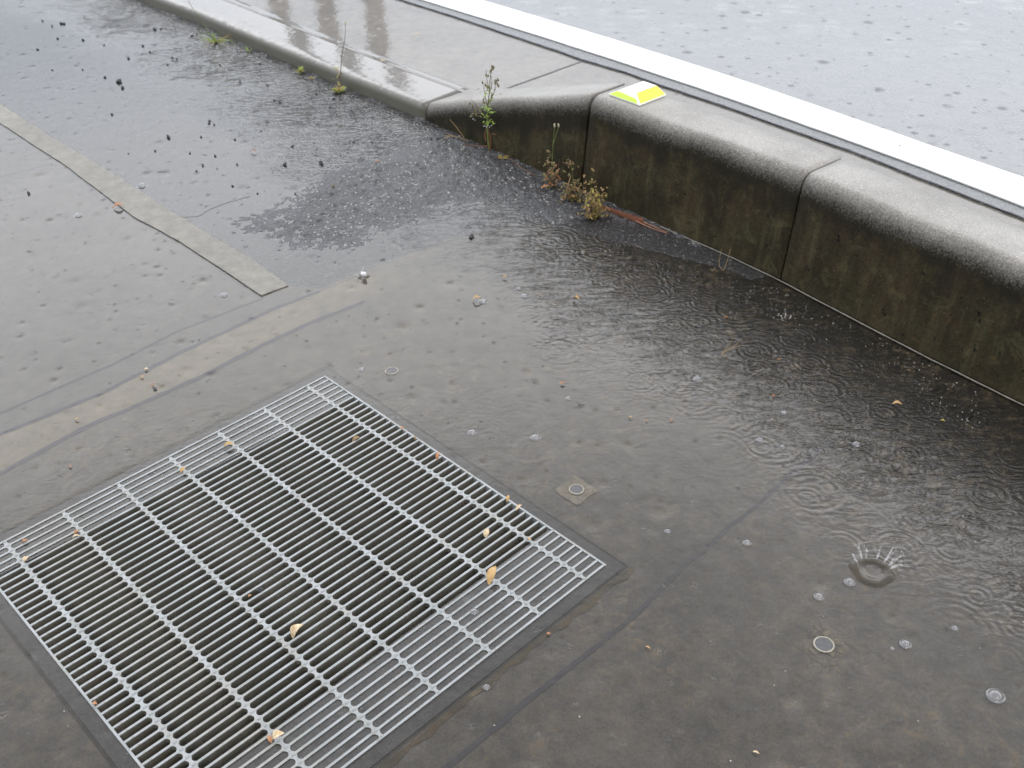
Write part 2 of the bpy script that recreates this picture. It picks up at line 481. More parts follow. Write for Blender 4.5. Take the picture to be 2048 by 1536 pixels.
M_leaf_olive = simple('wilting_leaf', (0.11, 0.10, 0.035), 0.5, (0.17, 0.15, 0.05), 90)
M_leaf_brown = simple('withered_leaf', (0.20, 0.125, 0.055), 0.6, (0.28, 0.18, 0.075), 90)
M_leaf_yel = simple('yellowed_leaf', (0.36, 0.29, 0.06), 0.5, (0.22, 0.19, 0.045), 70)
M_moss = simple('moss', (0.23, 0.155, 0.05), 0.7, (0.14, 0.10, 0.035), 120)
M_stem_red = simple('reddish_stem', (0.22, 0.085, 0.045), 0.5, (0.15, 0.06, 0.03), 90)
M_stem_br = simple('brown_stem', (0.11, 0.065, 0.045), 0.5)
M_stem_g = simple('green_stem', (0.14, 0.19, 0.05), 0.5)
M_straw = simple('straw', (0.42, 0.30, 0.16), 0.5, (0.3, 0.2, 0.1))
M_wood = simple('wet_red_wood', (0.20, 0.08, 0.045), 0.4, (0.13, 0.05, 0.03), 150, 0.001)
M_bud = simple('pale_bud', (0.55, 0.52, 0.33), 0.5)
M_yellow = simple('retroreflector_yellow', (0.93, 0.80, 0.0), 0.2, (0.85, 0.70, 0.0), 400, coat=0.6, crough=0.05)
M_lime = simple('stud_lime', (0.50, 0.80, 0.03), 0.3, (0.6, 0.88, 0.08), 60, coat=0.5, crough=0.1)
M_studwhite = simple('stud_white', (0.88, 0.88, 0.83), 0.35, (0.84, 0.84, 0.78), coat=0.5, crough=0.1)
M_plug = simple('plug_cap', (0.075, 0.075, 0.08), 0.3, (0.045, 0.045, 0.05), 200, 0.0006, coat=0.15, crough=0.2)
M_plugrim = simple('plug_rim', (0.36, 0.34, 0.27), 0.5, (0.26, 0.24, 0.19))
M_post = simple('brown_post', (0.11, 0.062, 0.03), 0.7, (0.07, 0.04, 0.02), 8)
s = N('bubble_film')
fz = s.n('Fresnel', {'IOR': 1.45}).outputs[0]
df = s.n('BsdfDiffuse', {'Color': (0.62, 0.64, 0.68, 1)}).outputs[0]
gl = s.n('BsdfGlossy', {'Color': (1, 1, 1, 1), 'Roughness': 0.05}).outputs[0]
tr = s.n('BsdfTransparent').outputs[0]
a_ = s.n('MixShader', {0: 0.17, 1: tr, 2: df}).outputs[0]
M_bubble = s.surf(s.n('MixShader', {0: s.math('MULTIPLY', fz, 1.6, clamp=True), 1: a_, 2: gl}).outputs[0])
s = N('splash_water')
df = s.n('BsdfDiffuse', {'Color': (0.9, 0.9, 0.92, 1)}).outputs[0]
gl = s.n('BsdfGlossy', {'Roughness': 0.05}).outputs[0]
tr = s.n('BsdfTransparent').outputs[0]
a_ = s.n('MixShader', {0: 0.22, 1: tr, 2: df}).outputs[0]
M_splash = s.surf(s.n('MixShader', {0: 0.2, 1: a_, 2: gl}).outputs[0])


# ---------------------------------------------------------------- object helpers
def tag(o, label=None, cat=None, group=None, kind=None):
    if label:
        o['label'] = label
    if cat:
        o['category'] = cat
    if group:
        o['group'] = group
    if kind:
        o['kind'] = kind
    return o


def obj(name, verts, faces, mat, parent=None, smooth=False, uv=None):
    me = bpy.data.meshes.new(name)
    me.from_pydata([tuple(map(float, v)) for v in verts], [], faces)
    if uv is not None:
        l = me.uv_layers.new(name='UVMap')
        for p in me.polygons:
            for li in p.loop_indices:
                l.data[li].uv = uv[me.loops[li].vertex_index]
    me.materials.append(mat)
    if smooth:
        for p in me.polygons:
            p.use_smooth = True
    me.update()
    o = bpy.data.objects.new(name, me)
    C.objects.link(o)
    if parent:
        o.parent = parent
        o.matrix_parent_inverse = Matrix.Translation(-parent.location)
    return o


def empty(name, loc, label, cat, group=None):
    o = bpy.data.objects.new(name, None)
    o.empty_display_size = 0.05
    o.location = tuple(map(float, loc))
    C.objects.link(o)
    return tag(o, label, cat, group)


def origin(o, p):
    """move a single-mesh thing's origin to its own place"""
    p = Vector(tuple(map(float, p)))
    o.data.transform(Matrix.Translation(-p))
    o.location = p
    return o


class B:
    def __init__(s):
        s.v = []
        s.f = []

    def add(s, v, f):
        k = len(s.v)
        s.v += [tuple(map(float, x)) for x in v]
        s.f += [tuple(i + k for i in q) for q in f]
        return s

    def prism(s, poly, z0, z1):
        n = len(poly)
        v = [(p[0], p[1], z0) for p in poly] + [(p[0], p[1], z1) for p in poly]
        f = [tuple(range(n - 1, -1, -1)), tuple(range(n, 2 * n))] + [(i, (i + 1) % n, n + (i + 1) % n, n + i) for i in range(n)]
        return s.add(v, f)

    def tube(s, pts, r0, r1=None, k=6):
        r1 = r0 if r1 is None else r1
        pts = [Vector(tuple(map(float, p))) for p in pts]
        n = len(pts)
        v = []
        for i, p in enumerate(pts):
            d = (pts[min(i + 1, n - 1)] - pts[max(i - 1, 0)]).normalized()
            a = d.orthogonal().normalized() if abs(d.z) < 0.99 else Vector((1, 0, 0))
            if i:
                a = (pa - d * pa.dot(d)).normalized()
            pa = a
            b = d.cross(a)
            r = r0 + (r1 - r0) * i / (n - 1)
            for j in range(k):
                t = 2 * math.pi * j / k
                v.append(p + a * (r * math.cos(t)) + b * (r * math.sin(t)))
        f = [(i * k + j, i * k + (j + 1) % k, (i + 1) * k + (j + 1) % k, (i + 1) * k + j) for i in range(n - 1) for j in range(k)]
        f += [tuple(range(k - 1, -1, -1)), tuple(range((n - 1) * k, n * k))]
        return s.add(v, f)

    def blob(s, c, rx, ry=None, rz=None, seed=0, rough=0.25, seg=9, ring=6):
        ry = ry or rx
        rz = rz or rx
        q = random.Random(seed)
        ph = [q.uniform(0, 6.28) for _ in range(6)]
        v = []
        for i in range(ring + 1):
            th = math.pi * i / ring
            for j in range(seg):
                a = 2 * math.pi * j / seg
                k = 1 + rough * (0.5 * math.sin(2 * a + ph[0] + th) + 0.35 * math.sin(3 * a + ph[1] - 2 * th) + 0.25 * math.sin(5 * th + ph[2] + a))
                v.append((c[0] + rx * k * math.sin(th) * math.cos(a), c[1] + ry * k * math.sin(th) * math.sin(a), c[2] + rz * k * math.cos(th)))
        f = [(i * seg + j, (i + 1) * seg + j, (i + 1) * seg + (j + 1) % seg, i * seg + (j + 1) % seg) for i in range(ring) for j in range(seg)]
        return s.add(v, f)

    def leaf(s, base, tip, width, curl=0.15, up=(0, 0, 1), seg=6, thick=0.0):
        b, t = Vector(tuple(map(float, base))), Vector(tuple(map(float, tip)))
        d = t - b
        L = d.length
        d.normalize()
        u = Vector(up)
        side = d.cross(u)
        side = side.normalized() if side.length > 1e-4 else Vector((1, 0, 0))
        nrm = side.cross(d).normalized()
        v = []
        for i in range(seg + 1):
            q = i / seg
            wd = width * (math.sin(math.pi * min(1, q * 0.94 + 0.04)) ** 0.8) * (1 - 0.25 * q) * 0.5
            c = b + d * (L * q) + nrm * (curl * L * math.sin(math.pi * q))
            v += [c - side * wd + nrm * (wd * 0.35), c, c + side * wd + nrm * (wd * 0.35)]
        f = []
        for i in range(seg):
            k = i * 3
            f += [(k, k + 1, k + 4, k + 3), (k + 1, k + 2, k + 5, k + 4)]
        return s.add(v, f)

    def obj(s, name, mat, parent=None, smooth=False):
        return obj(name, s.v, s.f, mat, parent, smooth)


def resample(poly, step):
    out = [np.array(poly[0], float)]
    for a, b in zip(poly[:-1], poly[1:]):
        a, b = np.array(a, float), np.array(b, float)
        n = max(1, int(np.linalg.norm(b - a) / step))
        out += [a + (b - a) * (i + 1) / n for i in range(n)]
    return out


def ext(poly, a=0.0, b=0.0):
    poly = [np.array(p, float) for p in poly]
    if a:
        d = poly[0] - poly[1]
        poly.insert(0, poly[0] + d / np.linalg.norm(d) * a)
    if b:
        d = poly[-1] - poly[-2]
        poly.append(poly[-1] + d / np.linalg.norm(d) * b)
    return poly


def ribbon(name, L0, L1, z0, z1, mat, step=0.03, wob=0.0, thick=0.0, kind='structure', parent=None, seed=0):
    """flat strip between two plan polylines, edges slightly uneven when wob > 0"""
    n = max(8, int(sum(np.linalg.norm(np.array(b) - np.array(a)) for a, b in zip(L0[:-1], L0[1:])) / step))

    def samp(L):
        L = [np.array(p[:2], float) for p in L]
        c = [0.0]
        for a, b in zip(L[:-1], L[1:]):
            c.append(c[-1] + np.linalg.norm(b - a))
        t = np.linspace(0, c[-1], n + 1)
        return np.stack([np.interp(t, c, [p[0] for p in L]), np.interp(t, c, [p[1] for p in L])], 1)
    a, b = samp(L0), samp(L1)
    if wob:
        for k, l in enumerate((a, b)):
            l += ((fbm(l[:, :1], l[:, 1:], 14, seed + k, 3) - 0.5) * 2 * wob) * np.array([[0.7, 0.7]])
    v = []
    f = []
    if thick:
        for p, q in zip(a, b):
            v += [(p[0], p[1], z0 - thick), (p[0], p[1], z0), (q[0], q[1], z1), (q[0], q[1], z1 - thick)]
        for i in range(n):
            k = i * 4
            for j in range(3):
                f.append((k + j, k + 4 + j, k + 5 + j, k + 1 + j))
        f += [(0, 1, 2, 3), (n * 4 + 3, n * 4 + 2, n * 4 + 1, n * 4)]
    else:
        for p, q in zip(a, b):
            v += [(p[0], p[1], z0), (q[0], q[1], z1)]
        f = [(2 * i, 2 * i + 2, 2 * i + 3, 2 * i + 1) for i in range(n)]
    o = obj(name, v, f, mat, parent)
    if kind and not parent:
        o['kind'] = kind
    return o


# ---------------------------------------------------------------- plan lines
ZR = 0.055                                         # level of the road side behind the kerb
BASE = ext([at(*p) for p in [(848, 240), (1034, 323), (1157, 379), (1300, 443.6), (1446, 505.7), (1555, 556.8), (1665, 615), (1848, 710), (2048, 809)]], 0, 1.6)
LIP = ext([at(*p) for p in [(848, 240), (700, 180), (560, 120), (400, 50), (270, 0)]], 0, 3.0)

bm_ = BASE
cum = [0.0]
for a, b in zip(BASE[:-1], BASE[1:]):
    cum.append(cum[-1] + float(np.linalg.norm(b - a)))
BX, BY = [p[0] for p in BASE], [p[1] for p in BASE]


def kp(s_):
    """point and inward normal on the kerb base line at distance s_"""
    p = np.array([np.interp(s_, cum, BX), np.interp(s_, cum, BY)])
    q = np.array([np.interp(s_ + 0.3, cum, BX), np.interp(s_ + 0.3, cum, BY)]) if s_ < cum[-1] - 0.4 else None
    o = np.array([np.interp(s_ - 0.3, cum, BX), np.interp(s_ - 0.3, cum, BY)]) if s_ > 0.3 else p
    d = (q if q is not None else p) - o
    d /= np.linalg.norm(d)
    return p, np.array([-d[1], d[0]])


# ---------------------------------------------------------------- ground far below and around
obj('ground', [(-90, -90, -1.2), (90, -90, -1.2), (90, 90, -1.2), (-90, 90, -1.2)], [(0, 1, 2, 3)], M_lot)['kind'] = 'structure'

# grate frame coordinates
T = at(650, 752)
uB = np.array([0.69986952, -0.71427072, 0])
uA = np.array([-0.71427072, -0.69986952, 0])
GA, GB = 0.7535, 0.7974


def g(a, b, z=0.0):
    p = T + uA * a + uB * b
    return (p[0], p[1], z)


# gutter pan with the grate recess left out
PB0, PB1 = 0.090, 0.668                            # open part of the pit along B
def pan_ring(name, mat, a0, a1, b0, b1, A0, A1, B0, B1, z):
    v = [g(A0, B0, z), g(A1, B0, z), g(A1, B1, z), g(A0, B1, z), g(a0, b0, z), g(a1, b0, z), g(a1, b1, z), g(a0, b1, z)]
    return obj(name, v, [(0, 1, 5, 4), (1, 2, 6, 5), (2, 3, 7, 6), (3, 0, 4, 7)], mat)


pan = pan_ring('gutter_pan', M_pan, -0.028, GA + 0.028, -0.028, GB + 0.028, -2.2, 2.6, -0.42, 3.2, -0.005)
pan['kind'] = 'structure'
# wide flat sheet left of the pan
base = pan_ring('lot_base', M_lot, -0.05, GA + 0.05, -0.05, GB + 0.05, -25, 25, -25, 25, -0.045)
base['kind'] = 'structure'
surr = pan_ring('drain_surround', M_frame, 0, GA, 0, GB, -0.022, GA + 0.022, -0.022, GB + 0.022, -0.0035)
surr['kind'] = 'structure'
v = []
f = []
ring = [g(-0.03, -0.03), g(GA + 0.03, -0.03), g(GA + 0.03, GB + 0.03), g(-0.03, GB + 0.03)]
for i in (0, 1, 2):
    pass
for q0, q1, wd in ((ring[0], ring[1], 0.006), (ring[2], ring[3], 0.010)):
    P = resample([q0, q1], 0.01)
    out = np.array(q0) - np.array(g(GA / 2, GB / 2))
    s_ = -1 if q0 is ring[0] else 1
    k0 = len(v)
    for i, p in enumerate(P):
        h1 = fbm(np.array([p[0]]), np.array([p[1]]), 30, 5)[0]
        h2 = fbm(np.array([p[0]]), np.array([p[1]]), 45, 9)[0]
        a = p + uB * s_ * (h1 - 0.5) * 0.010
        b = p + uB * s_ * (wd * (0.3 + 1.5 * h2) + (h1 - 0.5) * 0.010)
        v += [(a[0], a[1], -0.0032), (b[0], b[1], -0.0032)]
    f += [(k0 + 2 * i, k0 + 2 * i + 2, k0 + 2 * i + 3, k0 + 2 * i + 1) for i in range(len(P) - 1)]
o = obj('mortar_bead', v, f, M_rim)
o['kind'] = 'structure'

# ledges under both ends of the grate and the shaft
bb = B()
lp = [g(0, 0), g(GA, 0), g(GA, 0.072), g(GA * 0.5, 0.088), g(0, 0.106)]
bb.prism([p[:2] for p in lp], -0.09, -0.002)
lp = [g(0, 0.668), g(GA, 0.672), g(GA, GB), g(0, GB)]
bb.prism([p[:2] for p in lp], -0.09, -0.002)
o = bb.obj('drain_ledge', M_ledge)
o['kind'] = 'structure'
bb = B()
for a0, a1, b0, b1 in ((-0.08, -0.002, -0.08, GB + 0.08), (GA + 0.002, GA + 0.08, -0.08, GB + 0.08), (-0.001, GA + 0.001, -0.08, -0.002), (-0.001, GA + 0.001, GB + 0.002, GB + 0.08)):
    bb.prism([g(a0, b0)[:2], g(a1, b0)[:2], g(a1, b1)[:2], g(a0, b1)[:2]], -0.75, -0.0062)
o = bb.obj('drain_shaft', M_pit)
o['kind'] = 'structure'
o = obj('drain_water', [g(-0.05, -0.05, -0.6), g(GA + 0.05, -0.05, -0.6), g(GA + 0.05, GB + 0.05, -0.6), g(-0.05, GB + 0.05, -0.6)], [(0, 1, 2, 3)], M_pitwater)
o['kind'] = 'structure'

# left slab, mortar strip, tan strip, raised strip
J1 = ext([at(*p) for p in [(0, 825), (219, 729), (351, 662), (527, 594), (560, 580)]], 1.5, 0)
J2 = ext([at(*p) for p in [(0, 866), (203, 784), (371, 698), (547, 616), (640, 580)]], 1.5, 0)
J3 = ext([at(*p) for p in [(0, 944), (156, 858), (391, 756), (547, 676), (600, 652), (729, 600), (795, 573), (900, 532)]], 1.5, 0)
J2b = ext([at(*p) for p in [(0, 866), (203, 784), (371, 698), (547, 616), (640, 580), (800, 518), (880, 487)]], 1.5, 0)
RL = ext([at(*p) for p in [(523, 592), (430, 530), (353, 480), (266, 434), (125, 328), (0, 247)]], 0, 2.5)
RU = ext([at(*p) for p in [(576, 572), (508, 522), (424, 472), (347, 426), (219, 344), (109, 278), (0, 208)]], 0, 2.5)
ribbon('gutter_strip', J2b, J3, -0.0042, -0.0042, M_tan, wob=0.004, seed=3)
ribbon('mortar_strip', J1, J2, -0.0040, -0.0040, M_mortar, wob=0.004, seed=5)
# left slab polygon
sl_poly = [J1[0]] + [p for p in J1[1:4]] + [p for p in RL[1:]]
sl_poly = [tuple(p[:2]) for p in J1[:5]] + [tuple(p[:2]) for p in RL[1:]]
o = B().prism(sl_poly, -0.06, -0.0036).obj('concrete_slab', M_slab)
o['kind'] = 'structure'
ribbon('raised_strip', RL, RU, 0.0030, 0.0018, M_raised, wob=0.0025, thick=0.03, step=0.012, seed=11)


def seam(name, pts, wd, z, mat=None, wob=0.003, seed=0):
    P = resample(pts, 0.012)
    L0, L1 = [], []
    for i, p in enumerate(P):
        d = P[min(i + 1, len(P) - 1)] - P[max(i - 1, 0)]
        n_ = np.array([-d[1], d[0]])
        n_ /= np.linalg.norm(n_)
        h = fbm(np.array([p[0]]), np.array([p[1]]), 22, seed)[0] - 0.5
        w_ = wd * (0.7 + 0.8 * fbm(np.array([p[0]]), np.array([p[1]]), 35, seed + 3)[0])
        L0.append(p[:2] + n_ * (h * 2 * wob - w_ / 2))
        L1.append(p[:2] + n_ * (h * 2 * wob + w_ / 2))
    v = []
    for a, b in zip(L0, L1):
        v += [(a[0], a[1], z), (b[0], b[1], z)]
    o = obj(name, v, [(2 * i, 2 * i + 2, 2 * i + 3, 2 * i + 1) for i in range(len(P) - 1)], mat or M_seam)
    o['kind'] = 'structure'
    return o


seam('concrete_joint', J1[:5], 0.008, -0.0030, seed=1)
seam('concrete_joint', J2[:6], 0.011, -0.0030, seed=2)
seam('concrete_joint', J3[:7], 0.011, -0.0030, seed=3)
seam('concrete_joint', RL, 0.007, -0.0026, seed=4)
seam('concrete_joint', [at(*p) for p in [(886, 1536), (1100, 1361), (1250, 1245), (1380, 1119), (1531, 992), (1620, 910), (1660, 880)]], 0.008, -0.0034, simple('faint_seam', (0.075, 0.075, 0.082), 0.6, (0.095, 0.093, 0.095), 40), seed=6)
seam('concrete_joint', [at(*p) for p in [(-200, 402), (0, 352), (105, 325)]], 0.005, -0.0030, seed=7)

# ---------------------------------------------------------------- lot asphalt with real relief
step = 0.0045
xs = np.arange(-3.6, 0.75, step)
ys = [1.9]
while ys[-1] < 7.0:
    ys.append(ys[-1] + step * (1 + max(0, ys[-1] - 2.9) * 1.1))
ys = np.array(ys)
X, Y = np.meshgrid(xs, ys)


def inside(poly, X, Y):
    r = np.zeros(X.shape, bool)
    n = len(poly)
    for i in range(n):
        x0, y0 = poly[i][:2]
        x1, y1 = poly[(i + 1) % n][:2]
        if y0 == y1:
            continue
        c = ((y0 > Y) != (y1 > Y)) & (X < (x1 - x0) * (Y - y0) / (y1 - y0) + x0)
        r ^= c
    return r


def sdist(poly, X, Y):
    """signed distance, positive inside"""
    D = np.full(X.shape, 1e9)
    n = len(poly)
    for i in range(n):
        a = np.array(poly[i][:2])
        b = np.array(poly[(i + 1) % n][:2])
        ab = b - a
        t = np.clip(((X - a[0]) * ab[0] + (Y - a[1]) * ab[1]) / (ab @ ab + 1e-12), 0, 1)
        D = np.minimum(D, np.hypot(X - a[0] - t * ab[0], Y - a[1] - t * ab[1]))
    return np.where(inside(poly, X, Y), D, -D)


lotpoly = [p[:2] for p in RU[::-1]] + [at(*p)[:2] for p in [(640, 576), (800, 514), (880, 483), (980, 455), (1080, 445)]] + [at(1180, 470)[:2], at(1300, 500)[:2], at(1460, 540)[:2]] + \
          [at(1500, 560)[:2], at(1560, 545)[:2], at(1300, 400)[:2], at(1034, 290)[:2], at(848, 215)[:2]] + [p[:2] + np.array([0.05, 0.07]) for p in LIP[1:]]
roughpoly = [at(*p)[:2] for p in [(850, 255), (760, 300), (700, 318), (640, 335), (600, 372), (520, 405), (455, 440), (450, 475), (520, 515), (640, 518), (720, 500), (800, 470), (880, 442),
                                  (935, 425), (1000, 412), (1060, 440), (1130, 455), (1200, 452), (1270, 462), (1350, 488), (1420, 520), (1420, 480), (1300, 400), (1034, 290), (848, 215)]]
warp = (fbm(X, Y, 9, 21, 4) - 0.5) * 0.16
SD = sdist(roughpoly, X, Y)
rough = np.clip((SD + warp + 0.02) / 0.16, 0, 1)
rough = rough * rough * (3 - 2 * rough)
grain = fbm(X, Y, 75, 31, 3)
grain2 = fbm(X, Y, 30, 41, 2)
ld = sdist([p[:2] for p in LIP] + [np.array([-6, 12]), np.array([3, 12]), BASE[0][:2]], X, Y)
lipband = np.exp(-np.clip(-ld, 0, 9) / 0.03) * np.clip(fbm(X, Y, 22, 51, 3) * 2.6 - 0.8, 0, 1)
Z = -0.0022 + rough * 0.0058 + (grain - 0.5) * (0.0009 + 0.0100 * rough) + (grain2 - 0.5) * (0.001 + 0.005 * rough) + lipband * (0.006 + (grain - 0.5) * 0.012)
Z = Z + np.clip(fbm(X, Y, 120, 61, 1) - 0.82, 0, 1) * 0.012
ED = sdist(lotpoly, X, Y)
Z = Z - np.clip(0.012 - ED, 0, 0.03) * 0.6
keep = ED > -0.02
idx = -np.ones(X.shape, int)
idx[keep] = np.arange(keep.sum())
V = np.stack([X[keep], Y[keep], Z[keep]], 1)
q = keep[:-1, :-1] & keep[1:, :-1] & keep[:-1, 1:] & keep[1:, 1:]
Fq = np.stack([idx[:-1, :-1][q], idx[:-1, 1:][q], idx[1:, 1:][q], idx[1:, :-1][q]], 1)
me = bpy.data.meshes.new('lot_asphalt')
me.vertices.add(len(V))
me.vertices.foreach_set('co', V.ravel().astype(np.float32))
me.loops.add(Fq.size)
me.loops.foreach_set('vertex_index', Fq.ravel().astype(np.int32))
me.polygons.add(len(Fq))
me.polygons.foreach_set('loop_start', np.arange(0, Fq.size, 4, dtype=np.int32))
me.polygons.foreach_set('loop_total', np.full(len(Fq), 4, np.int32))
me.update(calc_edges=True)
at_ = me.attributes.new('rough', 'FLOAT', 'POINT')
at_.data.foreach_set('value', np.clip(rough[keep] + lipband[keep], 0, 1).astype(np.float32))
me.polygons.foreach_set('use_smooth', np.ones(len(Fq), bool))
me.materials.append(M_lot)
lot = bpy.data.objects.new('asphalt_lot', me)
C.objects.link(lot)
lot['kind'] = 'structure'
# hairline crack in the asphalt
seam('asphalt_crack', [at(*p, 0.0004) for p in [(352, 436), (400, 432), (425, 416), (470, 400), (500, 392)]], 0.0018, 0.0003, M_seam, 0.006, 8)

# ---------------------------------------------------------------- water film on the low side, cut out over the open shaft
v = []
f = []
a0, a1, b0, b1 = 0.0, GA, 0.092, 0.6675
bigp = [(-25, -25), (25, -25), (25, 25), (-25, 25)]
inner = [(a0, b0), (a1, b0 - 0.016), (a1, b1 + 0.004), (a0, b1)]
inner[0] = (a0, 0.105)
v = [g(a, b, 0.0) for a, b in bigp] + [g(a, b, 0.0) for a, b in inner]
o = obj('water_film', v, [(0, 1, 5, 4), (1, 2, 6, 5), (2, 3, 7, 6), (3, 0, 4, 7)], M_water)
o['kind'] = 'structure'

# ---------------------------------------------------------------- road side: apron, asphalt edge, line, road
ZW = ZR
def rl(pts, z=ZR):
    return ext([at(*p, z) for p in pts], 4.0, 3.0)


L_ap = rl([(700, -33), (798, 0), (915, 37), (984, 60), (1095, 97), (1164, 121), (1252, 147), (1326, 174), (1393, 196), (1443, 213), (1487, 228), (1545, 249), (1600, 269), (1709, 307), (1819, 351), (1928, 393), (2048, 440)])
L_wl = rl([(740, -30), (834, 0), (1000, 51), (1093, 80), (1217, 120), (1400, 181), (1550, 233), (1700, 287), (1850, 342), (2000, 400), (2048, 419)])
L_wh = rl([(850, -30), (949, 0), (1000, 15), (1222, 82), (1343, 120), (1400, 138), (1550, 188), (1700, 240), (1870, 300), (2048, 361)])
farl = [p + np.array([30.0, 26.0, 0]) for p in L_wl]
kb = []                                            # back of kerb in plan
for p in LIP[::-1]:
    kb.append(p[:2] + np.array([0.10, 0.12]))
for s_ in np.linspace(0.05, cum[-1], 20):
    p, n_ = kp(s_)
    kb.append(p + n_ * 0.15)
ribbon('roadside_gutter', kb, L_ap, ZR, ZR, M_apron, step=0.05)
ribbon('road_edge', L_ap, L_wh, ZR + 0.004, ZR + 0.004, M_edge, step=0.01, wob=0.006, thick=0.02, seed=14)
ribbon('road_line', L_wl, L_wh, ZR + 0.009, ZR + 0.009, M_white, step=0.006, wob=0.0015, thick=0.004, seed=15)
ribbon('road', L_wh, farl, ZR + 0.0045, ZR + 0.0045, M_road, step=0.3)
# cross joint in the roadside gutter
seam('concrete_joint', [at(945, 197, ZR), at(1005, 180, ZR), at(1163, 123, ZR)], 0.006, ZR + 0.0015, simple('joint_grey', (0.13, 0.13, 0.14), 0.5), 0.002, 9)
seam('concrete_joint', L_ap, 0.0045, ZR + 0.0052, M_seam, 0.003, 12)

# ---------------------------------------------------------------- kerb stones
GAP = 0.007


def kerb_profile(hh, n_arc=8):
    """list of (offset, z, v) from the foot up over the rounded arris to the back"""
    r = 0.034
    pts = []
    hf = max(hh - r, 0.002)
    lean = 0.032 * hf / 0.231
    for i in range(7):
        t = i / 6
        pts.append((lean * t, -0.03 + (hf + 0.03) * t if i else -0.03))
    for i in range(1, n_arc + 1):
        a = (math.pi / 2 - 0.05) * i / n_arc
        pts.append((lean + r * (1 - math.cos(a)), hf + r * math.sin(a)))
    pts += [(0.13, hh), (0.172, hh + 0.0005), (0.175, -0.02)]
    L = [0.0]
    for (x0, z0), (x1, z1) in zip(pts[:-1], pts[1:]):
        L.append(L[-1] + math.hypot(x1 - x0, z1 - z0))
    vb = L[6]
    return pts, [vb - l for l in L]


def kerb_stone(s0, s1, h0, h1, label, n=28, group='kerb stones'):
    V_, U_, Fc = [], [], []
    np_ = None
    for i in range(n + 1):
        t = i / n
        s_ = s0 + (s1 - s0) * t
        hh = h0 + (h1 - h0) * t
        prof, vs_ = kerb_profile(hh)
        np_ = len(prof)
        p, n_ = kp(s_)
        e = 0.0025 * max(0, 1 - min(t, 1 - t) * n)         # eased arrises at the joints
        for (o_, z_), vv_ in zip(prof, vs_):
            qq = p + n_ * (o_ + e)
            V_.append((qq[0], qq[1], z_ - e))
            U_.append((s_, vv_ if h0 > 0.2 or True else vv_))
    for i in range(n):
        for j in range(np_ - 1):
            k = i * np_ + j
            Fc.append((k, k + np_, k + np_ + 1, k + 1))
    Fc.append(tuple(range(np_)))
    Fc.append(tuple(range((n + 1) * np_ - 1, n * np_ - 1, -1)))
    o = obj('kerb_stone', V_, Fc, M_kerb, smooth=False, uv=U_)
    for p_ in o.data.polygons:
        p_.use_smooth = len(p_.vertices) == 4
    origin(o, V_[0])
    return tag(o, label, 'kerb stone', group)


S1, S2 = 0.716, 1.40
kerb_stone(0.0, S1 - GAP, 0.052, 0.262, 'tapered kerb stone ramping down from the tall kerb to the low wet kerb')
kerb_stone(S1 + GAP * 0.4, S2 - 0.002, 0.262, 0.262, 'tall algae-black kerb stone that carries the yellow and white reflector')
kerb_stone(S2 + 0.002, S2 + 0.69, 0.262, 0.262, 'tall algae-black kerb stone at the right edge, beyond the one with the reflector')
for p in (2.096, 2.79):
    if p + 0.69 < cum[-1]:
        kerb_stone(p, p + 0.69, 0.262, 0.262, 'tall dark kerb stone outside the right edge of the photo')
# joint filler: shadow of the open kerb joints painted as a near-black body
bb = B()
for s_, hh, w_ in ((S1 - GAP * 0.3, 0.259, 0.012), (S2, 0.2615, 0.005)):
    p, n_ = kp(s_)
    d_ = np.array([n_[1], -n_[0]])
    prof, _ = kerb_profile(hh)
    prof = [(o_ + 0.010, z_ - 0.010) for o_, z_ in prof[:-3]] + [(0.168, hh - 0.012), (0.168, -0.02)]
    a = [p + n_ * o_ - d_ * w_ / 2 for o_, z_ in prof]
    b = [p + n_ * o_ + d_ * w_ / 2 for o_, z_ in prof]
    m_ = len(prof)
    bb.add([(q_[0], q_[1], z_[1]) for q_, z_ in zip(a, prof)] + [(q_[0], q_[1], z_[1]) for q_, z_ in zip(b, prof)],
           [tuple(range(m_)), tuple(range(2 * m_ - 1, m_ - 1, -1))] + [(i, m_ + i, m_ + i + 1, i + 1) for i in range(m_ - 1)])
o = bb.obj('kerb_joint_shadow', M_black)
o['kind'] = 'structure'
# thin pale line where the kerb meets the pan
seam('kerb_foot_line', [np.array([*(kp(s_)[0] - kp(s_)[1] * 0.004), 0]) for s_ in np.linspace(1.02, cum[-1], 60)], 0.0035, 0.0012, simple('pale_line', (0.30, 0.29, 0.26), 0.5), 0.0012, 31)


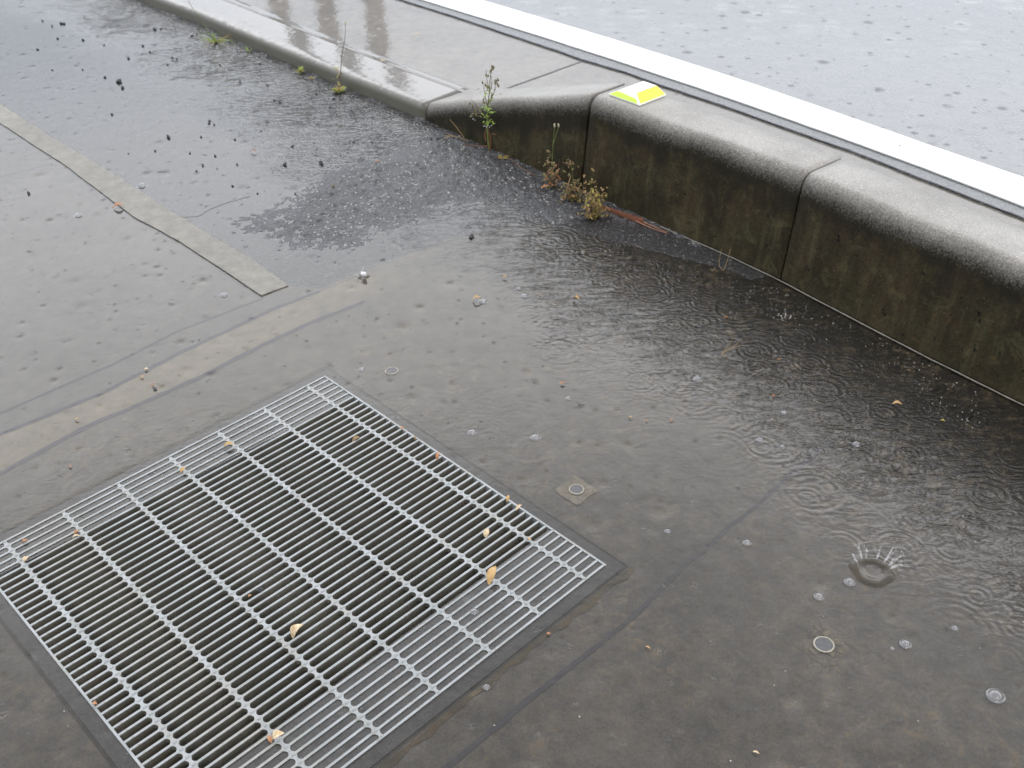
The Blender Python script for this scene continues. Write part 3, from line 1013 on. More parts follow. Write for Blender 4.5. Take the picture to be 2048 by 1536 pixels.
# dropped kerb: rounded nose and flat wet top falling towards the lot
def dropped(L, label):
    P = resample(L, 0.03)
    prof = [(0.0, -0.03), (0.002, 0.026)]
    for i in range(1, 8):
        a = math.pi / 2 * i / 7
        prof.append((0.002 + 0.020 * (1 - math.cos(a)), 0.026 + 0.022 * math.sin(a)))
    prof += [(0.026, 0.0486), (0.05, 0.0495), (0.10, 0.0517), (0.165, 0.0547), (0.18, 0.0554), (0.19, 0.0554), (0.192, 0.02)]
    V_, Fc = [], []
    m_ = len(prof)
    for i, p in enumerate(P):
        d = P[min(i + 1, len(P) - 1)] - P[max(i - 1, 0)]
        n_ = np.array([d[1], -d[0]])
        n_ /= np.linalg.norm(n_)
        if i < 8:
            n_ = n_ * (i / 8) + kp(0)[1] * (1 - i / 8)
            n_ /= np.linalg.norm(n_)
        for o_, z_ in prof:
            V_.append((p[0] + n_[0] * o_, p[1] + n_[1] * o_, z_))
    for i in range(len(P) - 1):
        for j in range(m_ - 1):
            k = i * m_ + j
            Fc.append((k, k + 1, k + m_ + 1, k + m_))
    Fc += [tuple(range(m_ - 1, -1, -1)), tuple(range((len(P) - 1) * m_, len(P) * m_))]
    o = obj('dropped_kerb', V_, Fc, M_dropped, smooth=True)
    origin(o, V_[0])
    return tag(o, label, 'kerb')


dropped([LIP[0] - (LIP[1] - LIP[0]) * 0.01] + LIP[1:], 'low wet dropped kerb with a rounded nose running to the top left')

# ---------------------------------------------------------------- drain grate
GT = 0.0014
gr = empty('drain_grate', g(0, 0, 0), 'large galvanised steel drain grate set in the wet concrete', 'drain grate')


def gbox(a0, a1, b0, b1, z0, z1):
    return B().prism([g(a0, b0)[:2], g(a1, b0)[:2], g(a1, b1)[:2], g(a0, b1)[:2]], z0, z1)


NB = 46
pitch = GB / NB
bars = []
proto = None
for i in range(NB + 1):
    b_ = min(max(i * pitch, 0.0022), GB - 0.0022)
    if proto is None:
        me_b = B()
        hw = 0.0020
        # I section: flange, web, flange
        for (w_, z0, z1) in ((hw, GT - 0.0012, GT), (hw * 0.94, GT - 0.005, GT - 0.0012), (hw * 0.6, -0.034, GT - 0.005), (hw, -0.038, -0.034)):
            me_b.prism([tuple((uA * x + uB * y)[:2]) for x, y in ((0.003, -w_), (GA - 0.003, -w_), (GA - 0.003, w_), (0.003, w_))], z0, z1)
        proto = me_b.obj('bearing_bar', M_steel, None)
        o = proto
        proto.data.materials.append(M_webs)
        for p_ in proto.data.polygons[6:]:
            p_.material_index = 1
    else:
        o = proto.copy()
        C.objects.link(o)
    o.parent = gr
    o.location = tuple(uB * b_ + np.array([0, 0, rnd.uniform(-0.0003, 0.0003)]))
# cross bars with rounded slot ends
cx_a = [0.049 + 0.1082 * k for k in range(7)]
pr_ = None
r_ = (pitch - 0.0040) / 2
for a_ in cx_a:
    if pr_ is None:
        L0, L1 = [], []
        n_ = NB * 8
        for i in range(n_ + 1):
            x = (i / 8 - math.floor(i / 8 + 1e-6) - 0.5) * pitch
            xx = min(abs(x), r_)
            wv = 0.0027 + min(r_ - math.sqrt(max(r_ * r_ - xx * xx, 0)), 0.0040)
            b_ = i / n_ * GB
            b_ = min(max(b_, 0.001), GB - 0.001)
            L0.append(uB * b_ - uA * wv)
            L1.append(uB * b_ + uA * wv)
        bb = B()
        z1, z0 = GT - 0.0005, GT - 0.010
        m_ = len(L0)
        vv = [(p[0], p[1], z1) for p in L0] + [(p[0], p[1], z1) for p in L1] + [(p[0], p[1], z0) for p in L0] + [(p[0], p[1], z0) for p in L1]
        ff = []
        for i in range(m_ - 1):
            ff += [(i, m_ + i, m_ + i + 1, i + 1), (2 * m_ + i, i, i + 1, 2 * m_ + i + 1), (m_ + i, 3 * m_ + i, 3 * m_ + i + 1, m_ + i + 1), (2 * m_ + i + 1, 3 * m_ + i + 1, 3 * m_ + i, 2 * m_ + i)]
        bb.add(vv, ff)
        # twisted rod shows as a raised lozenge over every crossing
        for i in range(0, NB + 1):
            p = uB * min(max(i * pitch, 0.004), GB - 0.004)
            q_ = [p + uA * 0.0036, p + uB * 0.0028, p - uA * 0.0036, p - uB * 0.0028]
            tp = [p + (x - p) * 0.5 for x in q_]
            bb.add([(x[0], x[1], GT - 0.0006) for x in q_] + [(x[0], x[1], GT + 0.0011) for x in tp],
                   [(4, 5, 6, 7)] + [(k, 4 + k, 4 + (k + 1) % 4, (k + 1) % 4) for k in range(4)])
        pr_ = bb.obj('cross_bar', M_steel, None)
        pr_.data.materials.append(M_webs)
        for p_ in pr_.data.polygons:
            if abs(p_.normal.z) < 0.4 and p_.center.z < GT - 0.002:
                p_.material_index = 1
        o = pr_
    else:
        o = pr_.copy()
        C.objects.link(o)
    o.parent = gr
    o.location = tuple(uA * a_)
for a_ in (0.0, GA - 0.0038):
    bb = gbox(a_, a_ + 0.0038, -0.001, GB + 0.001, -0.030, GT + 0.0003)
    o = bb.obj('edge_bar', M_steel, gr)

# ---------------------------------------------------------------- reflector on the kerb
zk = 0.2625
c0, c1, c2, c3 = at(1219, 190, zk), at(1279, 212, zk), at(1330, 193, zk), at(1271, 170, zk)
e1 = (c1 - c0)
e2 = (c2 - c1)
d_ = np.array([*(kp(0.95)[1]), 0.0])
dl = np.array([d_[1], -d_[0], 0])                   # along the kerb
ctr = (c0 + c1 + c2 + c3) / 4
hl, hwid = 0.056, 0.052
ctr = ctr + np.array([0, 0, 0])
st = empty('road_stud', (ctr[0], ctr[1], zk), 'white and yellow reflective road stud on top of the kerb', 'road stud')


def sp(a, b, z):
    q_ = ctr + dl * a + d_ * b
    return (q_[0], q_[1], zk + z)


hz = 0.021
ol = [(-hl, -hwid), (hl, -hwid), (hl, hwid), (-hl, hwid)]
it = [(-hl * 0.42, -hwid * 0.62), (hl * 0.40, -hwid * 0.62), (hl * 0.40, hwid * 0.95), (-hl * 0.42, hwid * 0.95)]
bd = B()
v = [sp(a, b, 0.0) for a, b in ol] + [sp(a, b, 0.004) for a, b in ol] + [sp(a, b, hz) for a, b in it]
bd.add(v, [(3, 2, 1, 0)] + [(k, (k + 1) % 4, 4 + (k + 1) % 4, 4 + k) for k in range(4)] + [(4 + k, 4 + (k + 1) % 4, 8 + (k + 1) % 4, 8 + k) for k in range(4)] + [(8, 9, 10, 11)])
o = bd.obj('body', M_studwhite, st)
bv = o.modifiers.new('bevel', 'BEVEL')
bv.width = 0.0015
bv.segments = 2


def panel(name, q_, mat, out):
    """thin plate standing just proud of a sloping face given by its four corners"""
    q_ = [np.array(x) for x in q_]
    n_ = np.cross(q_[1] - q_[0], q_[3] - q_[0])
    n_ /= np.linalg.norm(n_)
    if n_[2] < 0:
        n_ = -n_
    lo = [x - n_ * 0.0005 for x in q_]
    hi = [x + n_ * out for x in q_]
    return B().add(lo + hi, [(4, 5, 6, 7), (3, 2, 1, 0)] + [(k, (k + 1) % 4, 4 + (k + 1) % 4, 4 + k) for k in range(4)]).obj(name, mat, st)


def lerp(a, b, t):
    return np.array(a) * (1 - t) + np.array(b) * t


# yellow face looks down the kerb to the right, lime flank faces the gutter
A_, B_, C_, D_ = v[5], v[6], v[10], v[9]
o = panel('reflector', [lerp(lerp(A_, B_, .04), lerp(D_, C_, .04), .04), lerp(lerp(A_, B_, .97), lerp(D_, C_, .97), .04), lerp(lerp(A_, B_, .97), lerp(D_, C_, .97), .96), lerp(lerp(A_, B_, .04), lerp(D_, C_, .04), .96)], M_yellow, 0.0012)
o['label'] = 'yellow reflective face'
A_, B_, C_, D_ = v[4], v[5], v[9], v[8]
o = panel('side_panel', [lerp(lerp(A_, B_, .03), lerp(D_, C_, .03), .0), lerp(lerp(A_, B_, .93), lerp(D_, C_, .93), .0), lerp(lerp(A_, B_, .93), lerp(D_, C_, .93), .45), lerp(lerp(A_, B_, .03), lerp(D_, C_, .03), .6)], M_lime, 0.0006)
o['label'] = 'lime green flank'

# ---------------------------------------------------------------- plugs in the pan
def plug(px, py, r, label, patch):
    c = at(px, py, 0.0008)
    t = empty('lifting_plug', (c[0], c[1], 0), label, 'concrete plug', 'round plugs in the gutter concrete')
    rr = px2m(px, py, r)
    k = 28
    bb = B()
    bb.prism([(c[0] + rr * 0.86 * math.cos(6.2832 * i / k), c[1] + rr * 0.86 * math.sin(6.2832 * i / k)) for i in range(k)], -0.004, 0.0004)
    bb.obj('cap', M_plug, t)
    vv, ff = [], []
    for i in range(k):
        a = 6.2832 * i / k
        for q_, z_ in ((0.86, 0.0003), (0.90, 0.0012), (0.98, 0.0012), (1.04, 0.0001)):
            vv.append((c[0] + rr * q_ * math.cos(a), c[1] + rr * q_ * math.sin(a), z_))
    for i in range(k):
        for j in range(3):
            ff.append((i * 4 + j, i * 4 + j + 1, ((i + 1) % k) * 4 + j + 1, ((i + 1) % k) * 4 + j))
    B().add(vv, ff).obj('rim', M_plugrim, t, True)
    s = N('plug_mortar')
    cc_ = s.mix(s.mr(s.noise(90, 5, 0.7), 0.4, 0.6), (0.27, 0.235, 0.17), (0.17, 0.15, 0.11))
    gen = s.t.nodes['Texture Coordinate'].outputs['Object']
    al = s.mr(s.noise(50, 5, 0.8), patch - 0.06, patch + 0.06)
    p_ = s.n('BsdfPrincipled', {'Base Color': cc_, 'Roughness': 0.5, 'Alpha': al})
    s.surf(p_.outputs[0])
    q_ = rr * 2.1
    pts = []
    for sx_, sy_ in ((-1, -1), (1, -1), (1, 1), (-1, 1)):
        pts.append((c + uA * sx_ * q_ + uB * sy_ * q_)[:2])
    P = resample([np.array(x) for x in pts + [pts[0]]], 0.004)[:-1]
    P = [x + (np.array([fbm(np.array([x[0]]), np.array([x[1]]), 60, 3)[0], fbm(np.array([x[0]]), np.array([x[1]]), 60, 8)[0]]) - 0.5) * rr * 0.5 for x in P]
    n0 = len(P)
    inn = [(c[0] + rr * 1.03 * math.cos(math.atan2(x[1] - c[1], x[0] - c[0])), c[1] + rr * 1.03 * math.sin(math.atan2(x[1] - c[1], x[0] - c[0]))) for x in P]
    B().add([(x[0], x[1], -0.0024) for x in P] + [(x[0], x[1], -0.0024) for x in inn], [(i, (i + 1) % n0, n0 + (i + 1) % n0, n0 + i) for i in range(n0)]).obj('mortar_patch', s.m, t)


plug(783, 741, 13, 'round plug with a pale rim just beyond the top corner of the grate', 0.60)
plug(1153, 978, 15, 'round plug in a pale mortar square beside the right side of the grate', 0.34)
plug(1648, 1288, 19, 'round plug with a faint square patch alone in the lower right concrete', 0.52)

# ---------------------------------------------------------------- bubbles and splashes
def bubble(px, py, r, label):
    c = at(px, py)
    rr = px2m(px, py, r) * 0.85
    t = []
    ff = []
    seg, ring = 20, 8
    for i in range(ring + 1):
        th = math.pi / 2 * i / ring
        for j in range(seg):
            a = 2 * math.pi * j / seg
            t.append((rr * math.cos(th) * math.cos(a), rr * math.cos(th) * math.sin(a), 0.0004 + rr * 0.62 * math.sin(th)))
    ff = [(i * seg + j, i * seg + (j + 1) % seg, (i + 1) * seg + (j + 1) % seg, (i + 1) * seg + j) for i in range(ring) for j in range(seg)]
    k = len(t)
    for q_, z_ in ((1.28, 0.0001), (1.12, 0.0005), (0.99, 0.0018)):   # meniscus collar
        for j in range(seg):
            a = 2 * math.pi * j / seg
            t.append((rr * q_ * math.cos(a), rr * q_ * math.sin(a), z_))
    ff += [(k + i * seg + j, k + i * seg + (j + 1) % seg, k + (i + 1) * seg + (j + 1) % seg, k + (i + 1) * seg + j) for i in range(2) for j in range(seg)]
    o = obj('water_bubble', t, ff, M_bubble, smooth=True)
    o.location = (c[0], c[1], 0.0)
    return tag(o, label, 'bubble', 'bubbles floating on the water')


for a in [(966, 603, 9, 'clear bubble touching the tan seed husk beyond the grate'),
          (1048, 592, 8, 'clear bubble right of the husk and bubble pair, in the middle distance'),
          (1038, 577, 6, 'small half-burst bubble just behind another bubble in the middle distance'),
          (1395, 758, 9, 'round pale bubble below the forked dry grass stalk in the ripples'),
          (944, 865, 9, 'pale bubble nearest the long right side of the grate'),
          (1071, 875, 10, 'pale oval bubble between the grate and the rippled water'),
          (1136, 797, 6, 'small bubble below the orange fleck and dark crater'),
          (1186, 648, 5, 'tiny bubble below the pale orange husk in the middle distance'),
          (1520, 880, 8, 'larger of two bubbles left of the joint line, under the ripples'),
          (1565, 893, 5, 'smaller of two bubbles left of the joint line, under the ripples'),
          (1713, 888, 8, 'ragged bubble at the far end of the joint line'),
          (1568, 825, 6, 'thin clear bubble in the ripples below the dark kerb reflection'),
          (1494, 1085, 8, 'oval pale bubble just right of the diagonal joint line'),
          (1699, 1164, 10, 'white bubble just below the big rain splash'),
          (1638, 1193, 9, 'white bubble lower left of the big rain splash'),
          (1811, 1288, 10, 'clear bubble level with the plug in the lower right'),
          (1785, 1297, 4, 'tiny bubble beside the clear one right of the plug'),
          (1910, 1256, 6, 'small bubble near the right edge, above the biggest bubble'),
          (1991, 1392, 15, 'biggest bubble, near the lower right corner'),
          (973, 1374, 7, 'lone bubble between the grate and the joint line near the bottom'),
          (948, 1223, 8, 'bubble sitting over the drowned end bars of the grate'),
          (1335, 1062, 6, 'faint bubble right of the right-hand corner of the grate'),
          (723, 739, 6, 'small bubble just beyond the top corner of the grate'),
          (157, 431, 8, 'clear bubble on the left slab near the orange leaf'),
          (448, 590, 8, 'clear bubble on the left slab near the end of the raised strip'),
          (284, 372, 9, 'bubble on the wet asphalt touching the raised concrete strip')]:
    bubble(*a)


def splash(px, py, label, rad, spikes, seed):
    c = at(px, py)
    q = random.Random(seed)
    t = empty('rain_splash', (c[0], c[1], 0), label, 'water splash')
    bb = B()
    for az_, ln, lean in spikes:
        a = R(az_)
        b0_ = c + np.array([math.cos(a), math.sin(a), 0]) * rad
        for k in range(4):
            aa = a + q.uniform(-0.25, 0.25)
            l2 = ln * q.uniform(0.6, 1.0)
            p = [b0_ + np.array([math.cos(aa) * lean * l2 * u, math.sin(aa) * lean * l2 * u, l2 * (u - 0.25 * u * u) + 0.0003]) + np.array([q.uniform(-1, 1), q.uniform(-1, 1), q.uniform(-1, 1)]) * 0.0016 for u in np.linspace(0, 1, 6)]
            bb.tube(p, 0.00055, 0.00015, 5)
            bb.blob(p[-1] + np.array([0, 0, 0.001]), 0.0010, seed=k, seg=6, ring=4)
            if q.random() < 0.7:
                bb.blob(p[-1] + np.array([math.cos(aa), math.sin(aa), 0.7]) * 0.006, 0.0008, seed=k + 5, seg=6, ring=4)
    bb.obj('crown', M_splash, t, True)
    s = N('splash_ring')
    vv, ff = [], []
    k = 48
    for i in range(k):
        a = 6.2832 * i / k
        wv = 1 + 0.06 * math.sin(3 * a + 1) + 0.03 * math.sin(7 * a)
        for q_, z_ in ((0.5, 0.0001), (0.74, 0.0010), (0.93, 0.0028), (1.05, 0.0029), (1.25, 0.0009), (1.5, 0.0001)):
            vv.append((c[0] + rad * q_ * wv * math.cos(a), c[1] + rad * q_ * wv * math.sin(a), z_))
    for i in range(k):
        for j in range(5):
            ff.append((i * 6 + j, i * 6 + j + 1, ((i + 1) % k) * 6 + j + 1, ((i + 1) % k) * 6 + j))
    B().add(vv, ff).obj('ripple_ring', M_ringw, t, True)


s = N('ring_water')
fr = s.n('Fresnel', {'IOR': 1.36}).outputs[0]
gl = s.n('BsdfGlossy', {'Roughness': 0.04}).outputs[0]
tr = s.n('BsdfTransparent', {'Color': (0.90, 0.89, 0.85, 1)}).outputs[0]
M_ringw = s.surf(s.n('MixShader', {0: fr, 1: tr, 2: gl}).outputs[0])
splash(1746, 1140, 'big rain splash with upright water spikes in the lower right', 0.026, [(120, 0.034, 0.5), (145, 0.024, 0.7), (100, 0.020, 0.3), (15, 0.030, 0.9), (0, 0.022, 1.1), (35, 0.034, 0.8), (60, 0.018, 0.5)], 3)
splash(727, 553, 'small white rain splash at the far end of the tan concrete strip', 0.010, [(90, 0.02, 0.2), (200, 0.012, 0.6), (300, 0.014, 0.5)], 5)
splash(1572, 640, 'small clear splash in the dark water at the foot of the kerb', 0.008, [(90, 0.014, 0.3), (20, 0.010, 0.5), (160, 0.010, 0.5)], 8)
c = at(727, 548, 0.012)
o = B().blob((0, 0, 0), 0.007, 0.007, 0.006, 4, 0.3).obj('water_drop', simple('white_drop', (0.85, 0.87, 0.9), 0.2), smooth=True)
o.location = tuple(c)
tag(o, 'bright white drop jumping above the small splash on the tan strip', 'water drop')

# ---------------------------------------------------------------- stones
def stone(px, py, r, mat=None, label=None, group=None, cat='stone', flat=0.7, name='pebble'):
    mat = mat or M_stone
    rr = max(px2m(px, py, r) * 0.72, 0.0016)
    c = at(px, py, 0.001)
    o = B().blob((0, 0, 0), rr, rr * rnd.uniform(0.7, 1.0), rr * flat, int(px * 7 + py), 0.45).obj(name, mat)
    o.location = (c[0], c[1], 0.0006 + rr * flat * 0.45)
    o.rotation_euler = (rnd.uniform(-.2, .2), rnd.uniform(-.2, .2), rnd.uniform(0, 6))
    return tag(o, label, cat, group)


stone(238, 164, 7, label='larger of two black stones together on the upper left asphalt')
stone(245, 176, 5, label='smaller of two black stones together on the upper left asphalt')
stone(337, 275, 6, label='black stone alone in the middle of the smooth wet asphalt')
stone(570, 330, 6, label='black stone at the edge of the coarse asphalt patch')
stone(667, 375, 6, M_stone_b, 'round brown stone on the coarse asphalt patch', flat=0.9)
stone(643, 327, 7, M_stone, 'mossy dark stone at the upper border of the coarse patch')
stone(943, 474, 8, label='dark stone standing in the water below the coarse asphalt', flat=0.6)
stone(688, 31, 6, label='black stone highest on the roadside concrete')
stone(765, 55, 5, label='black stone on the roadside concrete below a brown reflection')
stone(875, 281, 7, M_stone, 'rounded stone by the foot of the tapered kerb stone')
stone(862, 279, 5, M_stone, 'small stone left of another at the foot of the tapered kerb stone')
stone(520, 1181, 8, M_stone, 'dark wet pebble caught between the grate bars', flat=0.7)
stone(310, 778, 6, label='dark chip on the tan strip above the grate', flat=0.4)
stone(57, 387, 5, label='black stone near the left edge of the slab')
for p in [(402, 274), (418, 247), (428, 250), (419, 242), (474, 329), (591, 387), (515, 387), (628, 285), (707, 285), (745, 285), (585, 293), (548, 201), (552, 215), (104, 52), (166, 80), (208, 90), (286, 92), (122, 47), (104, 140),
          (335, 130), (115, 77), (165, 140), (210, 155), (224, 229), (310, 302), (430, 312), (465, 372), (522, 263), (470, 279), (380, 306), (257, 307), (434, 337), (393, 342), (354, 118), (384, 72), (322, 58), (257, 117),
          (75, 99), (85, 42), (128, 48), (395, 80), (480, 163), (440, 130), (520, 128), (600, 210), (660, 215), (535, 172), (300, 105), (344, 116)]:
    stone(p[0], p[1], rnd.uniform(2.0, 3.6), label='tiny black stone scattered on the smooth wet asphalt', group='tiny black stones on the smooth wet asphalt')
for p in [(405, 330), (560, 205), (310, 60), (632, 188), (668, 198), (910, 262), (905, 268), (940, 330), (975, 322), (995, 352), (1050, 340)]:
    stone(p[0], p[1], rnd.uniform(3.0, 5.0), label='small dark stone in the dirt along the foot of the kerb', group='small dark stones along the foot of the kerb')

# pale grit lying on the bottom and on the asphalt: beyond counting
bb = B()
q = random.Random(11)
for i in range(420):
    if i < 230:
        px, py = q.uniform(1120, 1960), 0
        yb = np.interp(px, [848, 1300, 1555, 1848, 2048], [240, 443, 557, 710, 809])
        py = yb + 12 + abs(q.gauss(0, 60))
    elif i < 330:
        px, py = q.uniform(480, 1080), q.uniform(300, 560)
    else:
        px, py = q.uniform(0, 2048), q.uniform(450, 1536)
    c = at(px, py, 0.0005)
    rel = (c - T)
    if 0 < rel @ uA < GA and 0 < rel @ uB < GB:
        continue
    onr = 0.0045 if 480 < px < 1080 and py < 470 else 0.0003
    bb.blob((c[0], c[1], onr), q.choice([0.0007, 0.001, 0.0014]), rough=0.4, seed=i, seg=5, ring=3, rz=0.0006)
o = bb.obj('grit', M_grit)
tag(o, 'fine pale grit and sand grains strewn over the wet ground', 'grit', kind='stuff')

# ---------------------------------------------------------------- leaves and litter
def litter(px, py, L, ang, wid, mat, label, z=0.002, cat='leaf', name='dead_leaf', curl=0.25, tilt=0.2):
    """L and wid in photo pixels, ang = compass of the long axis on the ground in degrees"""
    c = at(px, py, z)
    l = px2m(px, py, L) * 0.88
    a = R(ang)
    d = np.array([math.cos(a), math.sin(a), 0]) * l / 2
    b = B().leaf(-d, d + np.array([0, 0, tilt * l]), px2m(px, py, wid) * 0.88, curl, seg=7)
    o = b.obj(name, mat)
    sm = o.modifiers.new('thickness', 'SOLIDIFY')
    sm.thickness = 0.0006
    o.location = (c[0], c[1], z + 0.0008)
    return tag(o, label, cat)


ZG = 0.003
litter(985, 1156, 44, 70, 22, M_leaf_tan, 'large tan leaf stuck upright on the right part of the grate', ZG, tilt=0.35)
litter(597, 1268, 32, 50, 22, M_leaf_cream, 'curled cream leaf lying on the lower middle of the grate', ZG, tilt=0.5, curl=0.4)
litter(557, 1475, 26, 20, 22, M_leaf_cream, 'pale leaf scrap near the bottom edge of the grate', ZG, tilt=0.3)
litter(540, 1480, 20, 120, 10, M_leaf_orange, 'red scrap touching the pale leaf at the bottom of the grate', ZG)
litter(458, 893, 22, 10, 12, M_leaf_tan, 'brown scrap on a knot of the grate, upper left edge', ZG)
litter(367, 942, 16, 60, 10, M_leaf_tan, 'small tan scrap on the upper left edge of the grate', ZG)
litter(154, 1066, 12, 40, 9, M_leaf_orange, 'orange scrap on the grate near the left, above a cream one', ZG)
litter(153, 1075, 16, 10, 6, M_leaf_cream, 'cream sliver on the grate near the left, under an orange one', ZG)
litter(53, 1120, 13, 60, 12, M_leaf_cream, 'cream scrap on the far left of the grate', ZG)
litter(50, 1084, 13, 10, 8, M_leaf_orange, 'orange scrap in the drowned left corner of the grate', 0.001)
litter(974, 1070, 18, 70, 16, M_leaf_cream, 'pinkish white petal scrap between bars right of the middle of the grate', ZG, tilt=0.6)
litter(876, 916, 18, 80, 9, M_leaf_orange, 'orange twist of leaf halfway along the far right side of the grate', ZG, tilt=0.6)
litter(804, 859, 13, 340, 8, M_leaf_orange, 'small orange flake on the far right edge bar of the grate, nearer its top', ZG)
litter(830, 878, 12, 300, 7, M_leaf_brown, 'dark brown flake at the far right edge bar of the grate', ZG)
litter(1016, 1000, 15, 80, 9, M_leaf_tan, 'tan husk on the right edge bar of the grate beside a cream one', ZG, tilt=0.5)
litter(1038, 1018, 17, 40, 9, M_leaf_cream, 'cream husk with a thin tail on the right edge bar of the grate', ZG, tilt=0.4)
litter(1058, 1080, 12, 320, 6, M_leaf_tan, 'curved tan sliver on a cross bar near the right corner of the grate', ZG)
litter(713, 881, 20, 30, 13, M_leaf_brown, 'brown round leaf caught under the bars near the top of the grate', -0.003)
litter(190, 1409, 13, 340, 9, M_leaf_orange, 'orange seed on the lower left edge bar of the grate', ZG)
litter(500, 1193, 8, 30, 6, M_leaf_orange, 'orange speck beside the dark pebble in the grate', ZG)
litter(237, 415, 22, 20, 14, M_leaf_orange, 'peach coloured leaf on the left slab by the raised strip', 0.002, tilt=0.1)
litter(507, 305, 16, 345, 5, M_leaf_orange, 'orange sliver on the smooth wet asphalt', 0.001)
litter(756, 325, 12, 20, 5, M_leaf_orange, 'tiny orange flake on the coarse asphalt patch', 0.006)
litter(954, 601, 20, 0, 10, M_leaf_tan, 'tan seed husk floating beside a bubble beyond the grate', 0.002, curl=0.4)
litter(1153, 600, 15, 330, 12, M_leaf_tan, 'pale orange husk floating at the left end of the ripples', 0.002, curl=0.5)
litter(1010, 555, 10, 20, 6, M_leaf_tan, 'small tan seed beyond the floating husk', 0.002)
litter(1125, 768, 12, 10, 7, M_leaf_orange, 'orange fleck touching a dark drop crater', 0.001)
litter(1794, 810, 19, 340, 10, M_leaf_tan, 'tan leaf floating on the dark water under the right kerb', 0.001)
litter(1885, 843, 10, 320, 6, M_leaf_yel, 'yellow bit floating right of the tan leaf by the right kerb', 0.001)
litter(1452, 637, 11, 10, 4, M_leaf_orange, 'orange sliver in the dark kerb reflection above the forked stalk', 0.001)
litter(1558, 720, 8, 20, 5, M_leaf_orange, 'orange dot right of the forked stalk in the ripples', 0.001)
litter(1547, 793, 9, 20, 5, M_leaf_orange, 'orange dot in the ripples below the forked stalk', 0.001)
litter(1343, 841, 9, 10, 4, M_leaf_orange, 'orange sliver on the concrete left of the ripples', 0.001)
litter(1261, 836, 10, 330, 4, M_leaf_tan, 'straw flake, left one of a pair right of the oval bubble', 0.001)
litter(1294, 842, 8, 320, 3, M_leaf_orange, 'orange flake, right one of a pair right of the oval bubble', 0.001)
litter(1097, 1269, 10, 350, 6, M_leaf_orange, 'orange fleck on the concrete below the right corner of the grate', 0.001)
litter(1296, 1297, 14, 320, 4, M_leaf_tan, 'straw flake right of the diagonal joint near the bottom', 0.001)
litter(1512, 1507, 15, 330, 5, M_leaf_cream, 'pale splinter at the bottom edge of the photo', 0.001)
litter(293, 740, 9, 20, 7, M_leaf_cream, 'cream seed on the tan strip, highest of a small cluster', 0.001, cat='seed', name='seed')
litter(284, 755, 8, 20, 5, M_leaf_tan, 'tan seed on the tan strip, lower in a small cluster', 0.001, cat='seed', name='seed')
litter(305, 770, 8, 80, 4, M_leaf_orange, 'orange seed on the tan strip beside the dark chip', 0.001, cat='seed', name='seed')
litter(154, 840, 10, 0, 4, M_leaf_tan, 'tan seed on the tan strip near the left edge', 0.001, cat='seed', name='seed')
litter(141, 934, 7, 0, 5, M_leaf_orange, 'orange seed on the concrete between the tan strip and the grate', 0.001, cat='seed', name='seed')
litter(767, 124, 11, 10, 5, M_leaf_cream, 'white flake on the seam behind the dropped kerb', 0.06)
litter(835, 73, 24, 12, 3, M_leaf_cream, 'pale splinter lying on the roadside concrete', 0.058, cat='splinter', name='wood_splinter', tilt=0.0)
litter(1800, 294, 6, 0, 5, M_stem_br, 'dark speck on the white road line', 0.066, cat='speck')


def pix_tube(base, pts, r0, r1, bb, push=None):
    P = [stand(base, x, y, (push[i] if push else 0)) for i, (x, y) in enumerate(pts)]
    bb.tube(P, r0, r1, 5)
    return P


def smoothpts(P, n=4):
    out = []
    for i in range(len(P) - 1):
        p0 = P[max(i - 1, 0)]
        p1, p2 = P[i], P[i + 1]
        p3 = P[min(i + 2, len(P) - 1)]
        for k in range(n):
            t = k / n
            out.append(tuple(0.5 * ((2 * p1[j]) + (-p0[j] + p2[j]) * t + (2 * p0[j] - 5 * p1[j] + 4 * p2[j] - p3[j]) * t * t + (-p0[j] + 3 * p1[j] - 3 * p2[j] + p3[j]) * t ** 3) for j in range(2)))
    return out + [tuple(P[-1])]


# forked dry stalks
def stalks(bx, by, lines, mat, label, r=0.0009, z=0.001, name='dry_stalk', cat='dry stalk'):
    base = at(bx, by, z)
    bb = B()
    for l in lines:
        pix_tube(base, smoothpts(l), r, r * 0.5, bb)
    o = bb.obj(name, mat)
    origin(o, base)
    return tag(o, label, cat)


stalks(1443, 712, [[(1443, 712), (1446, 704), (1465, 680)], [(1446, 706), (1482, 682)], [(1443, 708), (1462, 716)], [(1450, 703), (1478, 692)]], M_straw, 'forked dry grass stalk standing in the rippled water')
stalks(1446, 541, [[(1446, 541), (1438, 528), (1443, 498)], [(1447, 541), (1455, 520), (1461, 498)], [(1432, 541), (1420, 538)]], M_straw, 'thin V shaped stalk by the foot of the tall kerb', 0.0007)
stalks(1003, 1225 - 150, [[(940, 288), (922, 262), (900, 238)]], M_straw, 'straw leaning against the tapered kerb stone', 0.0011) if False else None
stalks(928, 280, [[(928, 275), (915, 257), (900, 239)]], M_straw, 'straw leaning on the tapered kerb stone', 0.0012)
stalks(938, 283, [[(938, 283), (915, 274), (890, 271)], [(912, 274), (892, 266)], [(900, 272), (888, 276)]], M_straw, 'branched straw lying at the foot of the tapered kerb stone', 0.0011, 0.006)
stalks(1068, 350, [[(1068, 350), (1050, 340), (1032, 328), (1015, 312)]], M_stem_red, 'thin red stem lying on the coarse asphalt by the kerb', 0.0011, 0.006)

